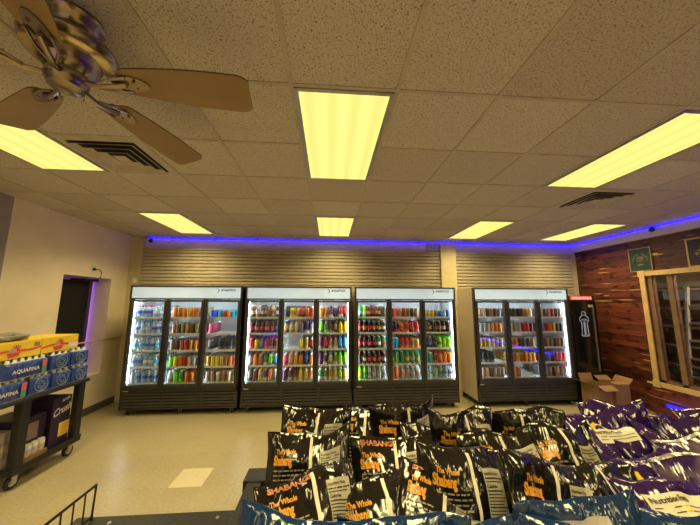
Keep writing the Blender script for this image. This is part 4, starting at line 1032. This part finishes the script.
def bag(TL, TR, kind, label, seed, seam=None, W=.25, H=.32, show='back', group=None, T=.064, yforce=None):
    """a puffed bag with crimped ends, standing with its back to the viewer's side"""
    rg = random.Random(seed)
    um, vm = (TL[0] + TR[0]) / 2, (TL[1] + TR[1]) / 2
    wpx = math.hypot(TR[0] - TL[0], TR[1] - TL[1])
    # depth at which a bag of this width fills that stretch
    lo, hi = .3, 2.
    for _ in range(30):
        y = (lo + hi) / 2; a = at(*TL, y=y); b = at(*TR, y=y)
        if (a - b).length < W: lo = y
        else: hi = y
    y = yforce or y
    a, b = at(*TL, y=y), at(*TR, y=y); top = (a + b) / 2; roll = math.atan2(b.z - a.z, b.x - a.x)
    drop = max(.05, top.z - (SZ + .012) - abs(math.sin(roll)) * W / 2)
    lean = math.acos(min(1, max(.35, drop / H))) if drop < H else math.radians(3)
    film = {'black': M_bag, 'purple': M_purple, 'silver': M_purple2, 'blue': M_blue}[kind]
    ax = W / 2; seal = .014
    off = Vector((seed * 3.1, seed * 1.7, 0))
    def S(x, z, side):
        """x in [-W/2, W/2], z in [-H, 0] from the top edge down"""
        u = x / ax; hv = (z + H / 2) / (H / 2)
        inner = max(0., 1 - abs(hv) ** 2.6)
        t_ = T / 2 * (max(0, 1 - abs(u) ** 2.4)) ** .62 * inner ** .55
        p = Vector((x * 9, z * 9, side * 3)) + off
        wr = noise.noise(p) * .010 + (.5 - abs(noise.noise(p * 1.6))) * .012 - .004 + noise.noise(p * 3.1) * .004
        e = abs(hv) ** 3 + abs(u) ** 4
        wr += abs(noise.noise(Vector((x * 38, z * 5, side)) + off)) * .020 * min(1, e) * side * -1
        bend = .016 * math.sin(u * 2.2 + seed) * abs(hv) + .030 * noise.noise(Vector((x * 7, hv * 1.5, 5)) + off) * min(1, .3 + abs(hv))
        xx = x * (1 - .07 * inner * (1 - .3 * u * u)) + .004 * noise.noise(Vector((x * 4, z * 12, 9)) + off)
        zz = z + (.022 * noise.noise(Vector((x * 11, seed, 2))) + .010 * abs(u) ** 3) * max(0, hv)
        return Vector((xx, side * (t_ + .0006) + (wr * min(1, t_ / .01 + .0)) + bend, zz))
    bm = bmesh.new(); nx, nz = 30, 36
    sides = []
    for side in (-1, 1):
        sides.append([[bm.verts.new(S(-ax + W * i / nx, -H + H * j / nz, side)) for i in range(nx + 1)] for j in range(nz + 1)])
    for s, g in enumerate(sides):
        for j in range(nz):
            for i in range(nx):
                q = (g[j][i], g[j][i + 1], g[j + 1][i + 1], g[j + 1][i]); bm.faces.new(q if s == 0 else tuple(reversed(q)))
    F_, B_ = sides
    for j in range(nz):
        bm.faces.new((F_[j][0], F_[j + 1][0], B_[j + 1][0], B_[j][0])); bm.faces.new((F_[j + 1][nx], F_[j][nx], B_[j][nx], B_[j + 1][nx]))
    for i in range(nx):
        bm.faces.new((F_[0][i + 1], F_[0][i], B_[0][i], B_[0][i + 1])); bm.faces.new((F_[nz][i], F_[nz][i + 1], B_[nz][i + 1], B_[nz][i]))
    o = finish('chip_bag', bm, film, smooth='all')
    tag(o, label, 'chip bag', group or {'black': 'black chip bags in the display heap', 'purple': 'purple chip bags in the display heap', 'silver': 'purple chip bags in the display heap', 'blue': 'blue chip bags along the front'}[kind])
    o.location = top; o.rotation_euler = (0, 0, 0)
    # lean: top goes away from the viewer, the bottom comes forward
    o.matrix_world = Matrix.Translation(top) @ Matrix.Rotation(-lean, 4, 'X') @ Matrix.Rotation(-roll, 4, 'Y') @ Matrix.Rotation(math.radians(rg.uniform(-14, 14)), 4, 'Z')
    dk = lambda d: (lambda x, z: S(x, z, -1) + Vector((0, -d, 0)))
    sx = (seam if seam is not None else .02)
    if kind == 'black':
        b2 = bmesh.new(); grid_patch(b2, sx - .0045, sx + .0045, -H + .012, -.012, dk(.0018), 1, 30); finish('back_seam', b2, M_whiteprint, o, smooth='all')
        b2 = bmesh.new(); lx = -ax + .028; s = (sx - .018 - lx) / .115
        add_text(b2, 'The Whole', .017, (lx + .004, -.056), f=dk(.0032), bold=.0007, sx=min(1.05, s)); add_text(b2, 'Shabang', .030, (lx - .002, -.081), f=dk(.0032), bold=.0016, sx=.74 * min(1.1, s))
        finish('title_print', b2, M_orange, o)
        b2 = bmesh.new()
        for k in range(8):
            z = -.096 - k * .010; xw = lx
            while xw < sx - .022:
                w_ = rg.uniform(.006, .016)
                if xw + w_ < sx - .012: grid_patch(b2, xw, xw + w_, z, z + .0035, dk(.002), 2, 1)
                xw += w_ + .003
        finish('small_print', b2, M_greyprint, o)
        b2 = bmesh.new(); nx0, nx1 = sx + .028, min(ax - .02, sx + .088); grid_patch(b2, nx0, nx1, -.185, -.045, dk(.0018), 6, 12); nl = finish('nutrition_label', b2, M_label, o, smooth='all')
        b2 = bmesh.new(); add_text(b2, 'Nutrition Facts', .0085, (nx0 + .002, -.058), f=dk(.0035), bold=.0002, sx=.86 * (nx1 - nx0) / .06); add_text(b2, 'Calories', .009, (nx0 + .002, -.082), f=dk(.0035), bold=.0003)
        for k in range(20):
            z = -.066 - k * .0058
            if k in (2, 3): continue
            grid_patch(b2, nx0 + .002, nx1 - .002 - (k % 3) * .006, z, z + (.003 if k in (0, 4, 9) else .0022), dk(.0023), 4, 1)
        finish('nutrition_print', b2, M_blackprint, nl)
        if show == 'letters':
            b2 = bmesh.new(); add_text(b2, 'SHABANG!', .019, (-ax + .03, -.026), f=dk(.0022), bold=.001, sx=1.1); finish('top_edge_print', b2, M_pinkor, o)
    else:
        if seed % 4 == 0 or show == 'label' and seed > 20:
            b2 = bmesh.new()
            cx_, cz_ = rg.uniform(-.06, .05), -.05
            n_ = 11; vs = [b2.verts.new(dk(.0022)(cx_ + .022 * (1.1 if q % 3 else .85) * math.cos(2 * PI * q / n_), cz_ + .018 * (1. if q % 2 else .8) * math.sin(2 * PI * q / n_))) for q in range(n_)]
            cc = b2.verts.new(dk(.0024)(cx_, cz_))
            for q in range(n_): b2.faces.new((cc, vs[q], vs[(q + 1) % n_]))
            finish('yellow_burst', b2, M_yellowprint, o)
        if kind == 'purple' and show == 'label':
            b2 = bmesh.new(); grid_patch(b2, -.09, .05, -.075, -.030, dk(.002), 10, 3); nl = finish('nutrition_label', b2, M_whiteprint, o)
            b2 = bmesh.new(); add_text(b2, 'Nutrition Facts', .014, (-.086, -.046), f=dk(.0045), bold=.0004)
            for k in range(2): grid_patch(b2, -.085, .04, -.056 - k * .009, -.054 - k * .009, dk(.0025), 8, 1)
            finish('nutrition_print', b2, M_blackprint, nl)
        b2 = bmesh.new(); grid_patch(b2, -ax * .98, ax * .98, -.009, -.001, dk(.0012), 30, 2)
        if kind == 'silver' and seed % 2: finish('foil_seal', b2, M_foil, o)
        else: b2.free()
        if kind == 'blue':
            b2 = bmesh.new(); grid_patch(b2, -.045, .045, -.075, -.022, dk(.0016), 8, 4); finish('silver_panel', b2, mat('silver_lilac_print', (.36, .33, .36), .3), o)
BAGS = [
 # back row
 ((281, 407), (352, 410), 'black', 'black chip bag at the far end of the back row beside the bare floor', .01),
 ((338, 405), (404, 414), 'black', 'black chip bag behind, with crinkled top, second along the back row', -.02),
 ((368, 405), (438, 402), 'black', 'black chip bag standing upright before the grille, third along the back row', .01),
 ((424, 411), (498, 410), 'black', 'black chip bag, fourth along the back row, seam bright', .01),
 ((490, 411), (562, 409), 'black', 'black chip bag next to the flat purple one in the back row', -.03),
 ((543, 409), (606, 415), 'purple', 'purple bag with flat dark face, at the end of the black back row', 0),
 ((579, 403), (640, 402), 'purple', 'purple bag standing highest, in front of the cardboard boxes', 0),
 ((612, 416), (672, 416), 'silver', 'purple bag with crinkled foil beneath the short blue light strip', 0),
 ((652, 418), (716, 414), 'purple', 'dark purple bag at the back by the end of the blue strip', 0),
 ((674, 410), (738, 414), 'silver', 'purple bag with yellow burst at the picture edge, back row', 0),
 # middle row
 ((268, 434), (350, 430), 'black', 'black chip bag with glossy crescent highlight at the outer end of the middle row', .01),
 ((350, 437), (430, 434), 'black', 'black chip bag with tilted title in the middle row, second along', .01),
 ((398, 424), (472, 428), 'black', 'black chip bag wedged between rows, nutrition panel turned outward', -.02),
 ((455, 433), (532, 428), 'black', 'black chip bag lying low in the middle row, third along', .01),
 ((517, 427), (592, 424), 'black', 'black chip bag next to the first purple bag of the middle row', -.01),
 ((576, 421), (640, 430), 'purple', 'purple bag with pale nutrition label on top, middle row', 0),
 ((604, 446), (668, 436), 'purple', 'purple bag slumped sideways in the middle of the purple heap', 0),
 ((626, 425), (690, 432), 'silver', 'purple bag with shiny streaks behind the slumped one', 0),
 ((656, 440), (726, 428), 'silver', 'silvery purple bag leaning at the picture edge, middle row', 0),
 # third row
 ((256, 488), (352, 459), 'black', 'black chip bag tipped up to one side behind the blue bags, outermost', .01),
 ((328, 487), (424, 468), 'black', 'black chip bag sunk low behind the blue bags, title half hidden', .00),
 ((414, 445), (505, 450), 'black', 'black chip bag with large title and Nutrition Facts panel in the centre', .005),
 ((404, 460), (494, 499), 'black', 'black chip bag sliding down with orange letters along its top edge', -.01),
 ((497, 453), (592, 468), 'black', 'black chip bag with long small print, right of centre front', .00),
 ((546, 463), (632, 466), 'black', 'black chip bag touching the purple heap in the front black row', .01),
 ((590, 466), (668, 452), 'purple', 'purple bag tilted up between the black bags and the silvery one', 0),
 ((652, 458), (735, 450), 'silver', 'crumpled silvery purple bag in front of the wood wall edge', 0),
 ((612, 482), (705, 478), 'purple', 'purple bag with two yellow bursts just behind the blue bags', 0),
 # front row
 ((244, 512), (362, 522), 'blue', 'blue bag at the outer end of the front row by the rail', 0),
 ((344, 527), (460, 516), 'blue', 'blue bag with silver panel, second in the front row', 0),
 ((440, 524), (556, 519), 'blue', 'blue bag lying lowest, middle of the front row', 0),
 ((516, 508), (628, 492), 'blue', 'blue bag standing tallest in the front row with folded foil top', 0),
 ((604, 520), (724, 506), 'blue', 'blue bag at the picture edge in the front row', 0),
]
LETTERS = {19, 22, 11}
for i, (tl, tr, kind, lab, sm) in enumerate(BAGS):
    bag(tl, tr, kind, lab, i + 3, seam=sm, show='letters' if i in LETTERS else 'label' if i in (15, 27) else 'back', yforce=.50 if kind == 'blue' else None, W=.215 if kind == 'blue' else .25)
